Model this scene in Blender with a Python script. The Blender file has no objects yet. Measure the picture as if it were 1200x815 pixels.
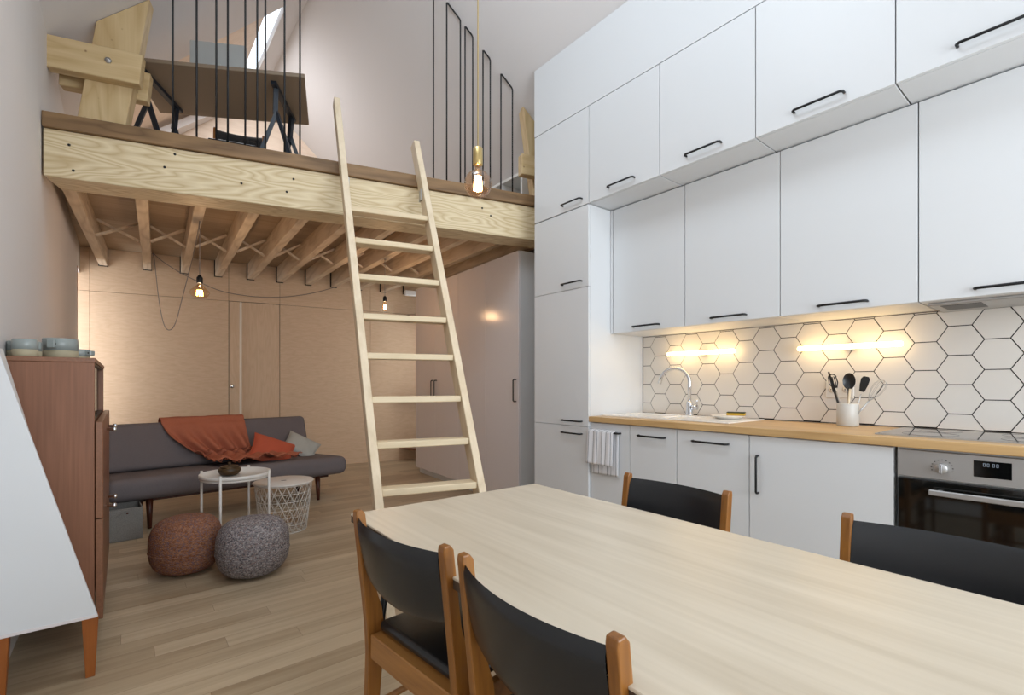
import bpy, bmesh, math, random
from mathutils import Vector, Matrix
random.seed(7)
C = bpy.context.scene.collection
sc = bpy.context.scene
PI = math.pi
# ------------------------------------------------------------------ camera maths (used to place things from measurements)
F = 567.0; HC = 1.146
FW = Vector((455/727.0, 567/727.0, 0)); RT = Vector((567/727.0, -455/727.0, 0))
def ray(u, v):
    return RT*((u-600)/F) + FW + Vector((0, 0, (450-v)/F))
def UZ(u, v, z):
    d = ray(u, v); t = (z-HC)/d.z
    return Vector((0, 0, HC)) + d*t
def UP(u, v, p, n):
    d = ray(u, v); n = Vector(n); t = (Vector(p)-Vector((0, 0, HC))).dot(n)/d.dot(n)
    return Vector((0, 0, HC)) + d*t
# ------------------------------------------------------------------ colours and materials
def lin(h):
    if isinstance(h, str):
        h = [int(h[i:i+2], 16)/255 for i in (0, 2, 4)]
    return tuple((c/12.92 if c <= .04045 else ((c+.055)/1.055)**2.4) for c in h) + (1,)
def newmat(name):
    m = bpy.data.materials.new(name); m.use_nodes = True
    nt = m.node_tree; b = nt.nodes['Principled BSDF']
    return m, nt, b
def plain(name, col, rough=.5, metal=0., spec=.5, bump=0., bscale=200., coat=0.):
    m, nt, b = newmat(name)
    b.inputs['Base Color'].default_value = lin(col); b.inputs['Roughness'].default_value = rough
    b.inputs['Metallic'].default_value = metal; b.inputs['Specular IOR Level'].default_value = spec
    b.inputs['Coat Weight'].default_value = coat
    tc = nt.nodes.new('ShaderNodeTexCoord'); n = nt.nodes.new('ShaderNodeTexNoise'); n.inputs['Scale'].default_value = bscale
    nt.links.new(tc.outputs['Object'], n.inputs['Vector'])
    if bump:
        bp = nt.nodes.new('ShaderNodeBump'); bp.inputs['Strength'].default_value = bump; bp.inputs['Distance'].default_value = .002
        nt.links.new(n.outputs['Fac'], bp.inputs['Height']); nt.links.new(bp.outputs['Normal'], b.inputs['Normal'])
    return m
def ramp(nt, stops):
    r = nt.nodes.new('ShaderNodeValToRGB'); e = r.color_ramp.elements
    e[0].position, e[0].color = stops[0]; e[1].position, e[1].color = stops[-1]
    for p, c in stops[1:-1]:
        x = e.new(p); x.color = c
    return r
def mathn(nt, op, a, b=None):
    n = nt.nodes.new('ShaderNodeMath'); n.operation = op
    if hasattr(a, 'links'): nt.links.new(a, n.inputs[0])
    else: n.inputs[0].default_value = a
    if b is not None:
        if hasattr(b, 'links'): nt.links.new(b, n.inputs[1])
        else: n.inputs[1].default_value = b
    return n.outputs[0]
def mixc(nt, fac, a, b, mode='MIX'):
    n = nt.nodes.new('ShaderNodeMix'); n.data_type = 'RGBA'; n.blend_type = mode
    for s, k in ((fac, 0), (a, 6), (b, 7)):
        if hasattr(s, 'links'): nt.links.new(s, n.inputs[k])
        else: n.inputs[k].default_value = s
    return n.outputs[2]
def wood(name, dark, light, axis='x', scale=1., rough=.45, rings=7., figure=.5, fine=.35, knots=0., coat=0., spec=.4):
    """grain runs along axis; contour lines of a stretched noise give the figure"""
    m, nt, b = newmat(name)
    tc = nt.nodes.new('ShaderNodeTexCoord'); mp = nt.nodes.new('ShaderNodeMapping')
    s = {'x': (.16, 1, 1), 'y': (1, .16, 1), 'z': (1, 1, .16)}[axis]
    mp.inputs['Scale'].default_value = [k*6*scale for k in s]
    nt.links.new(tc.outputs['Object'], mp.inputs['Vector'])
    n1 = nt.nodes.new('ShaderNodeTexNoise'); n1.inputs['Scale'].default_value = 1.; n1.inputs['Detail'].default_value = 2.
    nt.links.new(mp.outputs['Vector'], n1.inputs['Vector'])
    c = mathn(nt, 'PINGPONG', mathn(nt, 'MULTIPLY', n1.outputs['Fac'], rings), .5)
    c = mathn(nt, 'POWER', mathn(nt, 'MULTIPLY', c, 2.), .7)
    mp2 = nt.nodes.new('ShaderNodeMapping')
    s2 = {'x': (.03, 1, 1), 'y': (1, .03, 1), 'z': (1, 1, .03)}[axis]
    mp2.inputs['Scale'].default_value = [k*90*scale for k in s2]
    nt.links.new(tc.outputs['Object'], mp2.inputs['Vector'])
    n2 = nt.nodes.new('ShaderNodeTexNoise'); n2.inputs['Scale'].default_value = 1.; n2.inputs['Detail'].default_value = 3.
    nt.links.new(mp2.outputs['Vector'], n2.inputs['Vector'])
    f = mathn(nt, 'ADD', mathn(nt, 'MULTIPLY', c, figure), mathn(nt, 'MULTIPLY', n2.outputs['Fac'], fine))
    f = mathn(nt, 'DIVIDE', f, figure + fine*.75)
    r = ramp(nt, [(.05, lin(dark)), (.95, lin(light))])
    nt.links.new(f, r.inputs['Fac']); col = r.outputs['Color']
    if knots:
        v = nt.nodes.new('ShaderNodeTexVoronoi'); v.inputs['Scale'].default_value = knots; v.inputs['Randomness'].default_value = 1
        nt.links.new(tc.outputs['Object'], v.inputs['Vector'])
        kr = ramp(nt, [(.03, (1, 1, 1, 1)), (.09, (0, 0, 0, 1))]); nt.links.new(v.outputs['Distance'], kr.inputs['Fac'])
        col = mixc(nt, mathn(nt, 'MULTIPLY', kr.outputs['Color'], .75), col, lin('6b4526'))
    nt.links.new(col, b.inputs['Base Color'])
    b.inputs['Roughness'].default_value = rough; b.inputs['Coat Weight'].default_value = coat
    b.inputs['Specular IOR Level'].default_value = spec
    bp = nt.nodes.new('ShaderNodeBump'); bp.inputs['Strength'].default_value = .08; bp.inputs['Distance'].default_value = .002
    nt.links.new(f, bp.inputs['Height']); nt.links.new(bp.outputs['Normal'], b.inputs['Normal'])
    return m
def planks(name, c1, c2, cg, rough=.45, rowh=.105, length=1.3, rot=0., seam=.0012):
    m, nt, b = newmat(name)
    tc = nt.nodes.new('ShaderNodeTexCoord'); mp = nt.nodes.new('ShaderNodeMapping'); mp.inputs['Rotation'].default_value = (0, 0, rot)
    nt.links.new(tc.outputs['Object'], mp.inputs['Vector'])
    sp = nt.nodes.new('ShaderNodeSeparateXYZ'); nt.links.new(mp.outputs['Vector'], sp.inputs[0])
    ry = mathn(nt, 'DIVIDE', sp.outputs[1], rowh); row = mathn(nt, 'FLOOR', ry); fy = mathn(nt, 'FRACT', ry)
    w1 = nt.nodes.new('ShaderNodeTexWhiteNoise'); w1.noise_dimensions = '1D'; nt.links.new(row, w1.inputs['W'])
    rx = mathn(nt, 'ADD', mathn(nt, 'DIVIDE', sp.outputs[0], length), mathn(nt, 'MULTIPLY', w1.outputs['Value'], 7.))
    colx = mathn(nt, 'FLOOR', rx); fx = mathn(nt, 'FRACT', rx)
    w2 = nt.nodes.new('ShaderNodeTexWhiteNoise'); w2.noise_dimensions = '1D'
    nt.links.new(mathn(nt, 'ADD', mathn(nt, 'MULTIPLY', row, 13.7), mathn(nt, 'MULTIPLY', colx, 3.31)), w2.inputs['W'])
    rv = w2.outputs['Value']
    mp2 = nt.nodes.new('ShaderNodeMapping'); mp2.inputs['Scale'].default_value = (1.5, 30, 30)
    nt.links.new(mp.outputs['Vector'], mp2.inputs['Vector'])
    n = nt.nodes.new('ShaderNodeTexNoise'); n.inputs['Scale'].default_value = 1.; n.inputs['Detail'].default_value = 5.; n.noise_dimensions = '4D'
    nt.links.new(mp2.outputs['Vector'], n.inputs['Vector']); nt.links.new(mathn(nt, 'MULTIPLY', rv, 37.), n.inputs['W'])
    f = mathn(nt, 'ADD', mathn(nt, 'MULTIPLY', rv, .42), mathn(nt, 'MULTIPLY', mathn(nt, 'SUBTRACT', n.outputs['Fac'], .25), .9))
    r = ramp(nt, [(.1, lin(c1)), (.9, lin(c2))]); nt.links.new(f, r.inputs['Fac'])
    e1 = mathn(nt, 'LESS_THAN', fy, seam*1.6/rowh); e2 = mathn(nt, 'LESS_THAN', fx, seam*1.6/length)
    sm = mathn(nt, 'MAXIMUM', e1, e2)
    nt.links.new(mixc(nt, mathn(nt, 'MULTIPLY', sm, .55), r.outputs['Color'], lin(cg)), b.inputs['Base Color']); b.inputs['Roughness'].default_value = rough
    return m
def weave(name, cols, scale=260., rough=.95, bump=.6, vor=True, dist=.004, squash=(1, 1, 1)):
    m, nt, b = newmat(name)
    tc = nt.nodes.new('ShaderNodeTexCoord'); mp = nt.nodes.new('ShaderNodeMapping'); mp.inputs['Scale'].default_value = squash
    nt.links.new(tc.outputs['Object'], mp.inputs['Vector'])
    if vor:
        v = nt.nodes.new('ShaderNodeTexVoronoi'); v.inputs['Scale'].default_value = scale
        nt.links.new(mp.outputs['Vector'], v.inputs['Vector'])
        sep = nt.nodes.new('ShaderNodeSeparateColor'); nt.links.new(v.outputs['Color'], sep.inputs[0]); fac = sep.outputs[0]; h = mathn(nt, 'SUBTRACT', 1., v.outputs['Distance'])
    else:
        v = nt.nodes.new('ShaderNodeTexNoise'); v.inputs['Scale'].default_value = scale; v.inputs['Detail'].default_value = 3
        nt.links.new(mp.outputs['Vector'], v.inputs['Vector']); fac = v.outputs['Fac']; h = fac
    k = len(cols)
    r = ramp(nt, [((i+.5)/k if k > 2 else .3+.4*i, lin(c)) for i, c in enumerate(cols)])
    nt.links.new(fac, r.inputs['Fac']); nt.links.new(r.outputs['Color'], b.inputs['Base Color'])
    b.inputs['Roughness'].default_value = rough; b.inputs['Specular IOR Level'].default_value = .15
    bp = nt.nodes.new('ShaderNodeBump'); bp.inputs['Strength'].default_value = bump; bp.inputs['Distance'].default_value = dist
    nt.links.new(h, bp.inputs['Height']); nt.links.new(bp.outputs['Normal'], b.inputs['Normal'])
    return m
def glow(name, col, strength):
    m = bpy.data.materials.new(name); m.use_nodes = True; nt = m.node_tree
    nt.nodes.remove(nt.nodes['Principled BSDF']); e = nt.nodes.new('ShaderNodeEmission')
    e.inputs['Color'].default_value = lin(col); e.inputs['Strength'].default_value = strength
    nt.links.new(e.outputs[0], nt.nodes['Material Output'].inputs['Surface'])
    return m
def thin_glass(name, tint, refl=.12):
    m = bpy.data.materials.new(name); m.use_nodes = True; nt = m.node_tree
    nt.nodes.remove(nt.nodes['Principled BSDF'])
    t = nt.nodes.new('ShaderNodeBsdfTransparent'); t.inputs[0].default_value = lin(tint)
    g = nt.nodes.new('ShaderNodeBsdfGlossy'); g.inputs['Roughness'].default_value = .03
    lw = nt.nodes.new('ShaderNodeLayerWeight'); lw.inputs[0].default_value = .25
    mx = nt.nodes.new('ShaderNodeMixShader')
    nt.links.new(mathn(nt, 'ADD', mathn(nt, 'MULTIPLY', lw.outputs['Facing'], .5), refl*.3), mx.inputs[0])
    nt.links.new(t.outputs[0], mx.inputs[1]); nt.links.new(g.outputs[0], mx.inputs[2])
    nt.links.new(mx.outputs[0], nt.nodes['Material Output'].inputs['Surface'])
    return m
M = {}
M['plaster'] = plain('plaster_white', 'dcd9d8', .9, bump=.1, bscale=60)
M['plaster_left'] = plain('plaster_grey_white', 'dad6d4', .9, bump=.1, bscale=60)
M['ceiling'] = plain('ceiling_plaster', 'dbd8d8', .9, bump=.1, bscale=60)
M['white'] = plain('white_lacquer', 'd6d8da', .38, spec=.45)
M['white_gloss'] = plain('white_foil_door', 'dcd6d6', .2, spec=.5)
M['white_matte'] = plain('white_melamine', 'dcdcda', .55)
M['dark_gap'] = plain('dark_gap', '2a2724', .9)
M['black'] = plain('black_metal', '15171a', .45, spec=.4)
M['steel_blue'] = plain('blue_black_steel', '1d2530', .4, spec=.5)
M['chrome'] = plain('chrome', 'd8dade', .12, metal=1.)
M['steel'] = plain('brushed_steel', 'b9b8b7', .42, metal=.75, bump=.05, bscale=400)
M['brass'] = plain('brass', 'cbb27a', .3, metal=1.)
M['ply'] = wood('birch_plywood', 'c8aa8a', 'd8bd9f', 'x', 1.3, .5, rings=8, figure=.22, fine=.55, spec=.3)
M['ply_z'] = wood('birch_plywood_upright', 'c8aa8a', 'd8bd9f', 'z', 1.3, .5, rings=8, figure=.22, fine=.55, spec=.3)
M['lining'] = wood('warm_plywood_lining', 'd9c4b0', 'e8d6c4', 'x', .9, .5, rings=6, figure=.3, fine=.5)
M['beam'] = wood('spruce_plywood_beam', 'b79d72', 'e0d0ae', 'x', .9, .5, rings=19, figure=.6, fine=.45)
M['trim'] = wood('brown_oak_edge', '5e4730', '8d6f4e', 'x', 1.2, .55, rings=5)
M['joist'] = wood('rough_spruce', 'bba68c', 'decdb6', 'y', .9, .7, rings=6, figure=.35, knots=6)
M['boards'] = planks('loft_underside_boards', 'a08b73', 'b9a58d', '54443a', .6, rowh=.14, length=2.5, rot=0.15)
M['truss'] = wood('planed_spruce', 'b89a6c', 'd3bb90', 'x', .8, .5, rings=7, figure=.35, knots=9)
M['truss_z'] = wood('planed_spruce_upright', 'b89a6c', 'd3bb90', 'z', .8, .5, rings=7, figure=.35, knots=9)
M['ladder'] = wood('pine_ladder', 'c9b596', 'decdb2', 'z', .9, .5, rings=5, figure=.3)
M['rung'] = wood('pine_rung', 'cab693', 'decdae', 'x', .9, .5, rings=5, figure=.3)
M['floor'] = planks('oak_floor', '9b876c', 'ccba9e', '5c4935', .36)
M['table'] = wood('pale_birch_table', 'b9ab95', 'd2c6b2', 'y', .6, .35, rings=6, figure=.25, fine=.6, spec=.45)
M['edge'] = plain('plywood_edge_brown', '4b3a2b', .6)
M['teak'] = wood('oiled_teak', '6e4118', '9c672c', 'z', 1.6, .35, rings=5, figure=.35, fine=.6, coat=.2)
M['teak_x'] = wood('oiled_teak_rail', '85562a', 'ad793f', 'y', 1.6, .35, rings=5, figure=.35, fine=.6, coat=.2)
M['vinyl'] = plain('black_vinyl', '1b1d20', .26, spec=.5, bump=.12, bscale=350)
M['worktop'] = wood('oak_worktop', 'a98252', 'cfac7a', 'y', 1.1, .4, rings=4, figure=.3, fine=.7)
M['tile'] = plain('cream_tile', 'dbd6cf', .4, spec=.5, bump=.05, bscale=40)
M['grout'] = plain('dark_grout', '1e1a18', .9)
M['ceramic'] = plain('white_ceramic', 'ece8e2', .2)
M['walnut'] = wood('walnut_veneer', '6a432c', '875a41', 'z', 1.4, .45, rings=3, figure=.15, fine=.7)
M['walnut_y'] = wood('walnut_veneer_door', '6a4630', '875c43', 'y', 1.4, .35, rings=3, figure=.15, fine=.7)
M['cherry'] = wood('cherry_leg', '85481c', '9c5a26', 'z', 1.4, .4, rings=3, figure=.2, fine=.6)
M['sofa'] = weave('grey_wool', ['665f60', '787172'], 420., .95, .3, vor=False, dist=.002)
M['leg_dark'] = wood('dark_teak_leg', '2e150c', '54291a', 'z', 1.4, .4)
M['throw'] = weave('terracotta_wool', ['a05c45', 'b57259'], 300., .95, .3, vor=False, dist=.002)
M['cush_o'] = weave('orange_linen', ['b3563f', 'c2654c'], 350., .95, .3, vor=False, dist=.002)
M['cush_g'] = weave('grey_linen', ['a3a49e', 'b9bab4'], 350., .95, .3, vor=False, dist=.002)
M['pouf_o'] = weave('rust_knit', ['7b4f38', '98664b', '6d5b62', 'a2765a'], 140., .95, .9, squash=(1, 1, 1.5))
M['pouf_g'] = weave('grey_knit', ['565357', '948e8f', '726e71', 'b2acab', '84736f'], 140., .95, .9, squash=(1, 1, 1.5))
M['felt'] = weave('grey_felt', ['74726e', '8f8d89'], 240., .98, .3, vor=False, dist=.002)
M['leather'] = plain('brown_leather', '5a2d1c', .6)
M['white_metal'] = plain('white_powder_coat', 'd9d4cd', .45)
M['bowlwood'] = wood('dark_carved_wood', '2e2012', '4d3a22', 'x', 3, .35)
M['mug_blue'] = plain('blue_grey_glaze', '8d9593', .3)
M['mug_base'] = plain('raw_stoneware', 'a49a80', .7)
M['hobglass'] = plain('black_hob_glass', '16161a', .05, spec=.8)
M['ovenglass'] = plain('black_oven_glass', '0c0d0c', .06, spec=.7)
M['screen'] = plain('black_display', '08090a', .1)
M['digits'] = glow('display_digits', 'c9d6e8', .5)
M['plastic_black'] = plain('black_nylon', '1d1d1e', .35)
M['crock'] = plain('grey_glazed_crock', 'c6c3bc', .35)
M['sponge_y'] = plain('yellow_sponge', 'c09a35', .95, bump=.6, bscale=300)
M['sponge_g'] = plain('green_scourer', '3a3d22', .98, bump=.6, bscale=500)
M['socket'] = plain('white_plastic', 'dcd8d2', .35)
M['cloth'] = None
M['cord_grey'] = plain('grey_textile_cord', '857b75', .8)
M['cord_gold'] = plain('gold_textile_cord', 'b7a06c', .7)
M['desk'] = plain('grey_brown_desktop', '8a7a68', .6)
M['monitor'] = plain('grey_monitor_shell', 'b9bdbc', .45)
M['bulb'] = thin_glass('bulb_glass', 'fbe6cf', .1)
M['amber'] = thin_glass('amber_bulb_glass', 'fff0dc', .12)
M['pane'] = thin_glass('cabinet_glass', 'd7ddd9', .35)
M['filament'] = glow('filament', 'ffb35c', 40.)
M['filament2'] = glow('filament_bright', 'ffc98a', 30.)
M['tube'] = glow('lamp_tube', 'ffd694', 13.)
M['sky_frame'] = plain('white_window_frame', 'dcdad6', .4)
def towel_mat():
    m, nt, b = newmat('striped_towel')
    tc = nt.nodes.new('ShaderNodeTexCoord'); sp = nt.nodes.new('ShaderNodeSeparateXYZ'); nt.links.new(tc.outputs['UV'], sp.inputs[0])
    f = mathn(nt, 'FRACT', mathn(nt, 'MULTIPLY', sp.outputs[0], 6.))
    g = mathn(nt, 'LESS_THAN', mathn(nt, 'ABSOLUTE', mathn(nt, 'SUBTRACT', f, .5)), .045)
    nt.links.new(mixc(nt, g, lin('dfe0e4'), lin('4c5060')), b.inputs['Base Color']); b.inputs['Roughness'].default_value = .95
    return m
M['towel'] = towel_mat()
# ------------------------------------------------------------------ mesh builder
class MB:
    def __init__(s): s.bm = bmesh.new(); s.uv = None
    def merge(s, b, smooth=False):
        if smooth:
            for f in b.faces: f.smooth = True
        me = bpy.data.meshes.new('tmp'); b.to_mesh(me); b.free(); s.bm.from_mesh(me); bpy.data.meshes.remove(me); return s
    def hexa(s, pts, bevel=0., seg=1):
        b = bmesh.new(); v = [b.verts.new(p) for p in pts]
        for f in ((0, 3, 2, 1), (4, 5, 6, 7), (0, 1, 5, 4), (1, 2, 6, 5), (2, 3, 7, 6), (3, 0, 4, 7)): b.faces.new([v[i] for i in f])
        bmesh.ops.recalc_face_normals(b, faces=b.faces)
        if bevel: bmesh.ops.bevel(b, geom=list(b.edges), offset=bevel, segments=seg, profile=.5, affect='EDGES')
        return s.merge(b, smooth=seg > 2)
    def box(s, x0, x1, y0, y1, z0, z1, bevel=0., seg=1):
        return s.hexa([(x0, y0, z0), (x1, y0, z0), (x1, y1, z0), (x0, y1, z0), (x0, y0, z1), (x1, y0, z1), (x1, y1, z1), (x0, y1, z1)], bevel, seg)
    def prism(s, poly, axis, a0, a1, bevel=0., seg=1, smooth=False):
        def P(p, a):
            return {'x': (a, p[0], p[1]), 'y': (p[0], a, p[1]), 'z': (p[0], p[1], a)}[axis]
        b = bmesh.new(); n = len(poly)
        lo = [b.verts.new(P(p, a0)) for p in poly]; hi = [b.verts.new(P(p, a1)) for p in poly]
        b.faces.new(lo); b.faces.new(hi[::-1])
        for i in range(n): b.faces.new((lo[i], hi[i], hi[(i+1) % n], lo[(i+1) % n]))
        bmesh.ops.recalc_face_normals(b, faces=b.faces)
        if bevel: bmesh.ops.bevel(b, geom=list(b.edges), offset=bevel, segments=seg, profile=.5, affect='EDGES')
        return s.merge(b, smooth)
    def bar(s, p, q, w, h, up=(0, 0, 1), bevel=0., w2=None, h2=None):
        p = Vector(p); q = Vector(q); d = (q-p).normalized(); a = d.cross(Vector(up))
        if a.length < 1e-5: a = d.cross(Vector((1, 0, 0)))
        a.normalize(); c = a.cross(d).normalized(); w2 = w if w2 is None else w2; h2 = h if h2 is None else h2
        pts = []
        for o, ww, hh in ((p, w, h), (q, w2, h2)):
            pts += [o-a*ww/2-c*hh/2, o+a*ww/2-c*hh/2, o+a*ww/2+c*hh/2, o-a*ww/2+c*hh/2]
        return s.hexa(pts, bevel)
    def tube(s, pts, r, seg=8, closed=False, caps=True):
        pts = [Vector(p) for p in pts]; n = len(pts); b = bmesh.new(); rings = []
        rs = r if isinstance(r, (list, tuple)) else [r]*n
        prev = None
        for i, p in enumerate(pts):
            if closed: d = pts[(i+1) % n]-pts[i-1]
            elif i == 0: d = pts[1]-p
            elif i == n-1: d = p-pts[i-1]
            else: d = (pts[i+1]-p).normalized()+(p-pts[i-1]).normalized()
            d.normalize()
            if prev is None:
                a = d.cross(Vector((0, 0, 1)))
                if a.length < .05: a = d.cross(Vector((1, 0, 0)))
            else:
                a = prev-d*prev.dot(d)
            a.normalize(); prev = a; c = d.cross(a)
            k = 1.
            if 0 < i < n-1 and not closed:
                cs = max(.35, abs((pts[i+1]-p).normalized().dot(d))); k = 1/cs if cs > .6 else 1.3
            rings.append([b.verts.new(p+(a*math.cos(2*PI*j/seg)+c*math.sin(2*PI*j/seg))*rs[i]*min(k, 1.4)) for j in range(seg)])
        m = n if closed else n-1
        for i in range(m):
            A, B = rings[i], rings[(i+1) % n]
            for j in range(seg): b.faces.new((A[j], A[(j+1) % seg], B[(j+1) % seg], B[j]))
        for f in b.faces: f.smooth = True
        if caps and not closed:
            b.faces.new(rings[0][::-1]); b.faces.new(rings[-1])
        bmesh.ops.recalc_face_normals(b, faces=b.faces)
        return s.merge(b)
    def lathe(s, prof, c=(0, 0, 0), seg=32, sx=1., sy=1.):
        b = bmesh.new(); c = Vector(c); rings = []
        for r, z in prof:
            if r < 1e-6: rings.append([b.verts.new(c+Vector((0, 0, z)))])
            else: rings.append([b.verts.new(c+Vector((r*sx*math.cos(2*PI*j/seg), r*sy*math.sin(2*PI*j/seg), z))) for j in range(seg)])
        for A, B in zip(rings, rings[1:]):
            for j in range(seg):
                k = (j+1) % seg
                if len(A) == 1 and len(B) == 1: continue
                if len(A) == 1: f = (A[0], B[j], B[k])
                elif len(B) == 1: f = (A[j], B[0], A[k])
                else: f = (A[j], B[j], B[k], A[k])
                b.faces.new(f)
        bmesh.ops.recalc_face_normals(b, faces=b.faces)
        s.merge(b, True)
        return s
    def grid(s, fn, nu, nv, uv=False):
        b = bmesh.new()
        vs = [[b.verts.new(fn(i/nu, j/nv)) for j in range(nv+1)] for i in range(nu+1)]
        L = b.loops.layers.uv.new('UVMap') if uv else None
        for i in range(nu):
            for j in range(nv):
                f = b.faces.new((vs[i][j], vs[i+1][j], vs[i+1][j+1], vs[i][j+1])); f.smooth = True
                if L:
                    for lp, (a, c) in zip(f.loops, ((i, j), (i+1, j), (i+1, j+1), (i, j+1))): lp[L].uv = (a/nu, c/nv)
        bmesh.ops.recalc_face_normals(b, faces=b.faces)
        return s.merge(b)
    def xform(s, m): bmesh.ops.transform(s.bm, matrix=m, verts=s.bm.verts); return s
ROOT = {}
def obj(name, mb, mat, parent=None, world=False, loc=None, rot=0., mods=None, smooth_angle=True):
    """link ONE mesh object; parent: local coordinates of the thing's root (or world coordinates with world=True)"""
    me = bpy.data.meshes.new(name)
    if parent is not None and world: mb.xform(ROOT[parent.name].inverted())
    if parent is None and loc is None and world:
        vs = [v.co for v in mb.bm.verts]
        c = Vector(((min(v.x for v in vs)+max(v.x for v in vs))/2, (min(v.y for v in vs)+max(v.y for v in vs))/2, min(v.z for v in vs)))
        bmesh.ops.translate(mb.bm, vec=-c, verts=mb.bm.verts); loc = c
    mb.bm.to_mesh(me); mb.bm.free(); me.materials.append(mat)
    o = bpy.data.objects.new(name, me); C.objects.link(o)
    if parent is not None: o.parent = parent; ROOT[o.name] = ROOT[parent.name]
    else:
        if loc is not None: o.location = loc
        o.rotation_euler = (0, 0, rot)
        ROOT[o.name] = Matrix.Translation(Vector(loc) if loc is not None else Vector((0, 0, 0))) @ Matrix.Rotation(rot, 4, 'Z')
    for m in mods or ():
        t = o.modifiers.new(m[0].lower(), m[0])
        for k, v in m[1].items(): setattr(t, k, v)
    return o
def tag(o, label, cat, group=None):
    o['label'] = label; o['category'] = cat
    if group: o['group'] = group
    return o
def thing(name, label, cat, loc=(0, 0, 0), rot=0., group=None):
    o = bpy.data.objects.new(name, None); C.objects.link(o); o.location = loc; o.rotation_euler = (0, 0, rot); o.empty_display_size = .1
    ROOT[o.name] = Matrix.Translation(Vector(loc)) @ Matrix.Rotation(rot, 4, 'Z')
    return tag(o, label, cat, group)
def struct(name, mb, mat, parent=None):
    o = obj(name, mb, mat, parent, world=parent is not None)
    o['kind'] = 'structure'
    return o
def dup(root, loc, rot, label, group=None):
    r = root.copy(); C.objects.link(r); r.location = loc; r.rotation_euler = (0, 0, rot); r['label'] = label
    if group: r['group'] = group
    for ch in list(root.children):
        c = ch.copy(); C.objects.link(c); c.parent = r
        for g in list(ch.children):
            d = g.copy(); C.objects.link(d); d.parent = c
    return r
def arc(c, r, a0, a1, n, ax, ay):
    c = Vector(c); ax = Vector(ax); ay = Vector(ay)
    return [c+ax*(r*math.cos(a0+(a1-a0)*i/n))+ay*(r*math.sin(a0+(a1-a0)*i/n)) for i in range(n+1)]
def handle(mb, p, d, n, length, r=.0058, off=.03):
    """slim bar pull: d runs along the bar, n away from the door"""
    p = Vector(p); d = Vector(d).normalized(); n = Vector(n).normalized()
    a = p-d*length/2; b = p+d*length/2; e = r*1.6
    pts = [a, a+n*(off-e), a+n*off+d*e, b+n*off-d*e, b+n*(off-e), b]
    return mb.tube(pts, r, 8)
ORD = ['first', 'second', 'third', 'fourth', 'fifth', 'sixth', 'seventh', 'eighth', 'ninth', 'tenth', 'eleventh', 'twelfth', 'thirteenth']
# ------------------------------------------------------------------ the shell
XL = -.387; XW = 3.29; XK = 2.638; YE = 2.992
Z0L = 3.74; KL = .854; Z0R = 6.38
XR = (Z0R-Z0L)/(1+KL); ZR = Z0R-XR
def zl(x): return Z0L+KL*x
def zr(x): return Z0R-x
BW0 = Vector((XL, 7.31, 0)); BWE = Vector((3.69, -.58, 0)).normalized(); BWA = math.atan2(BWE.y, BWE.x); BWN = Vector((-BWE.y, BWE.x, 0))
def bwy(x): return BW0.y+(x-BW0.x)*BWE.y/BWE.x
fl = MB().box(-1.2, 3.8, -2.2, 7.6, -.1, 0)
struct('floor', fl, M['floor'])
struct('wall_left', MB().box(XL-.12, XL, -2.2, 6.9, 0, 3.55), M['plaster_left'])
niche = MB().box(XL-.12, XL, 6.9, 7.5, 2.40, 3.6)
niche.box(-1.15, XL-.12, 6.25, 7.5, 2.40, 2.5)
niche.box(-1.0, XL-.12, 6.25, 6.33, 0, 2.4)
struct('wall_niche', niche, M['plaster'])
edge = MB().box(XL-.125, XL+.004, 6.895, 6.915, 0, 2.40)
struct('trim_1', edge, M['cherry'])
bb = MB().box(XL, XL+.016, -2.2, 6.89, 0, .11, .003)
struct('baseboard_left', bb, M['white_matte'])
wr = MB().prism([(XW, -2.2), (XW, YE+.03), (3.56, YE+.03), (3.56, 7.4), (3.8, 7.4), (3.8, -2.2)], 'z', 0, 3.2)
struct('wall_right', wr, M['plaster'])
# front wall behind the camera with a wide window opening
fw = MB().box(-.6, 3.8, -2.2, -2.1, 0, .5); fw.box(-.6, 3.8, -2.2, -2.1, 2.9, 5.2); fw.box(-.6, .1, -2.2, -2.1, .5, 2.9); fw.box(2.9, 3.8, -2.2, -2.1, .5, 2.9)
struct('wall_front', fw, M['plaster'])
# roof slopes (left one with two openings)
def slope(poly, zf, t=.1):
    b = bmesh.new(); lo = [b.verts.new((x, y, zf(x))) for x, y in poly]; hi = [b.verts.new((x, y, zf(x)+t)) for x, y in poly]
    b.faces.new(lo); b.faces.new(hi[::-1]); n = len(poly)
    for i in range(n): b.faces.new((lo[i], hi[i], hi[(i+1) % n], lo[(i+1) % n]))
    bmesh.ops.recalc_face_normals(b, faces=b.faces); return b
ne0 = UP(205, 73, (0, 0, Z0L), (-KL, 0, 1)); ne1 = UP(336, 6, (0, 0, Z0L), (-KL, 0, 1))
gy = (ne1.y-ne0.y)/(ne1.x-ne0.x); xa = -.12; ya = ne0.y+gy*(xa-ne0.x); xb = ne1.x; yb = ne1.y
cl = MB()
XO = XL-.15; YF = 7.6
for poly in ([(XO, -2.2), (XR, -2.2), (XR, .2), (XO, .2)],
             [(XO, .2), (.2, .2), (.2, 2.9), (XO, 2.9)], [(1.2, .2), (XR, .2), (XR, 2.9), (1.2, 2.9)],
             [(XO, 2.9), (XR, 2.9), (XR, yb), (xb, yb), (xa, ya), (XO, ya)],
             [(XO, ya), (xa, ya), (xa, 6.95), (XO, 6.95)], [(xb, yb), (XR, yb), (XR, 6.95), (xb, 6.95)],
             [(XO, 6.95), (XR, 6.95), (XR, YF), (XO, YF)]):
    cl.merge(slope(poly, zl))
struct('ceiling_left', cl, M['ceiling'])
cr = MB().merge(slope([(XR, -2.2), (3.8, -2.2), (3.8, YF), (XR, YF)], zr))
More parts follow.
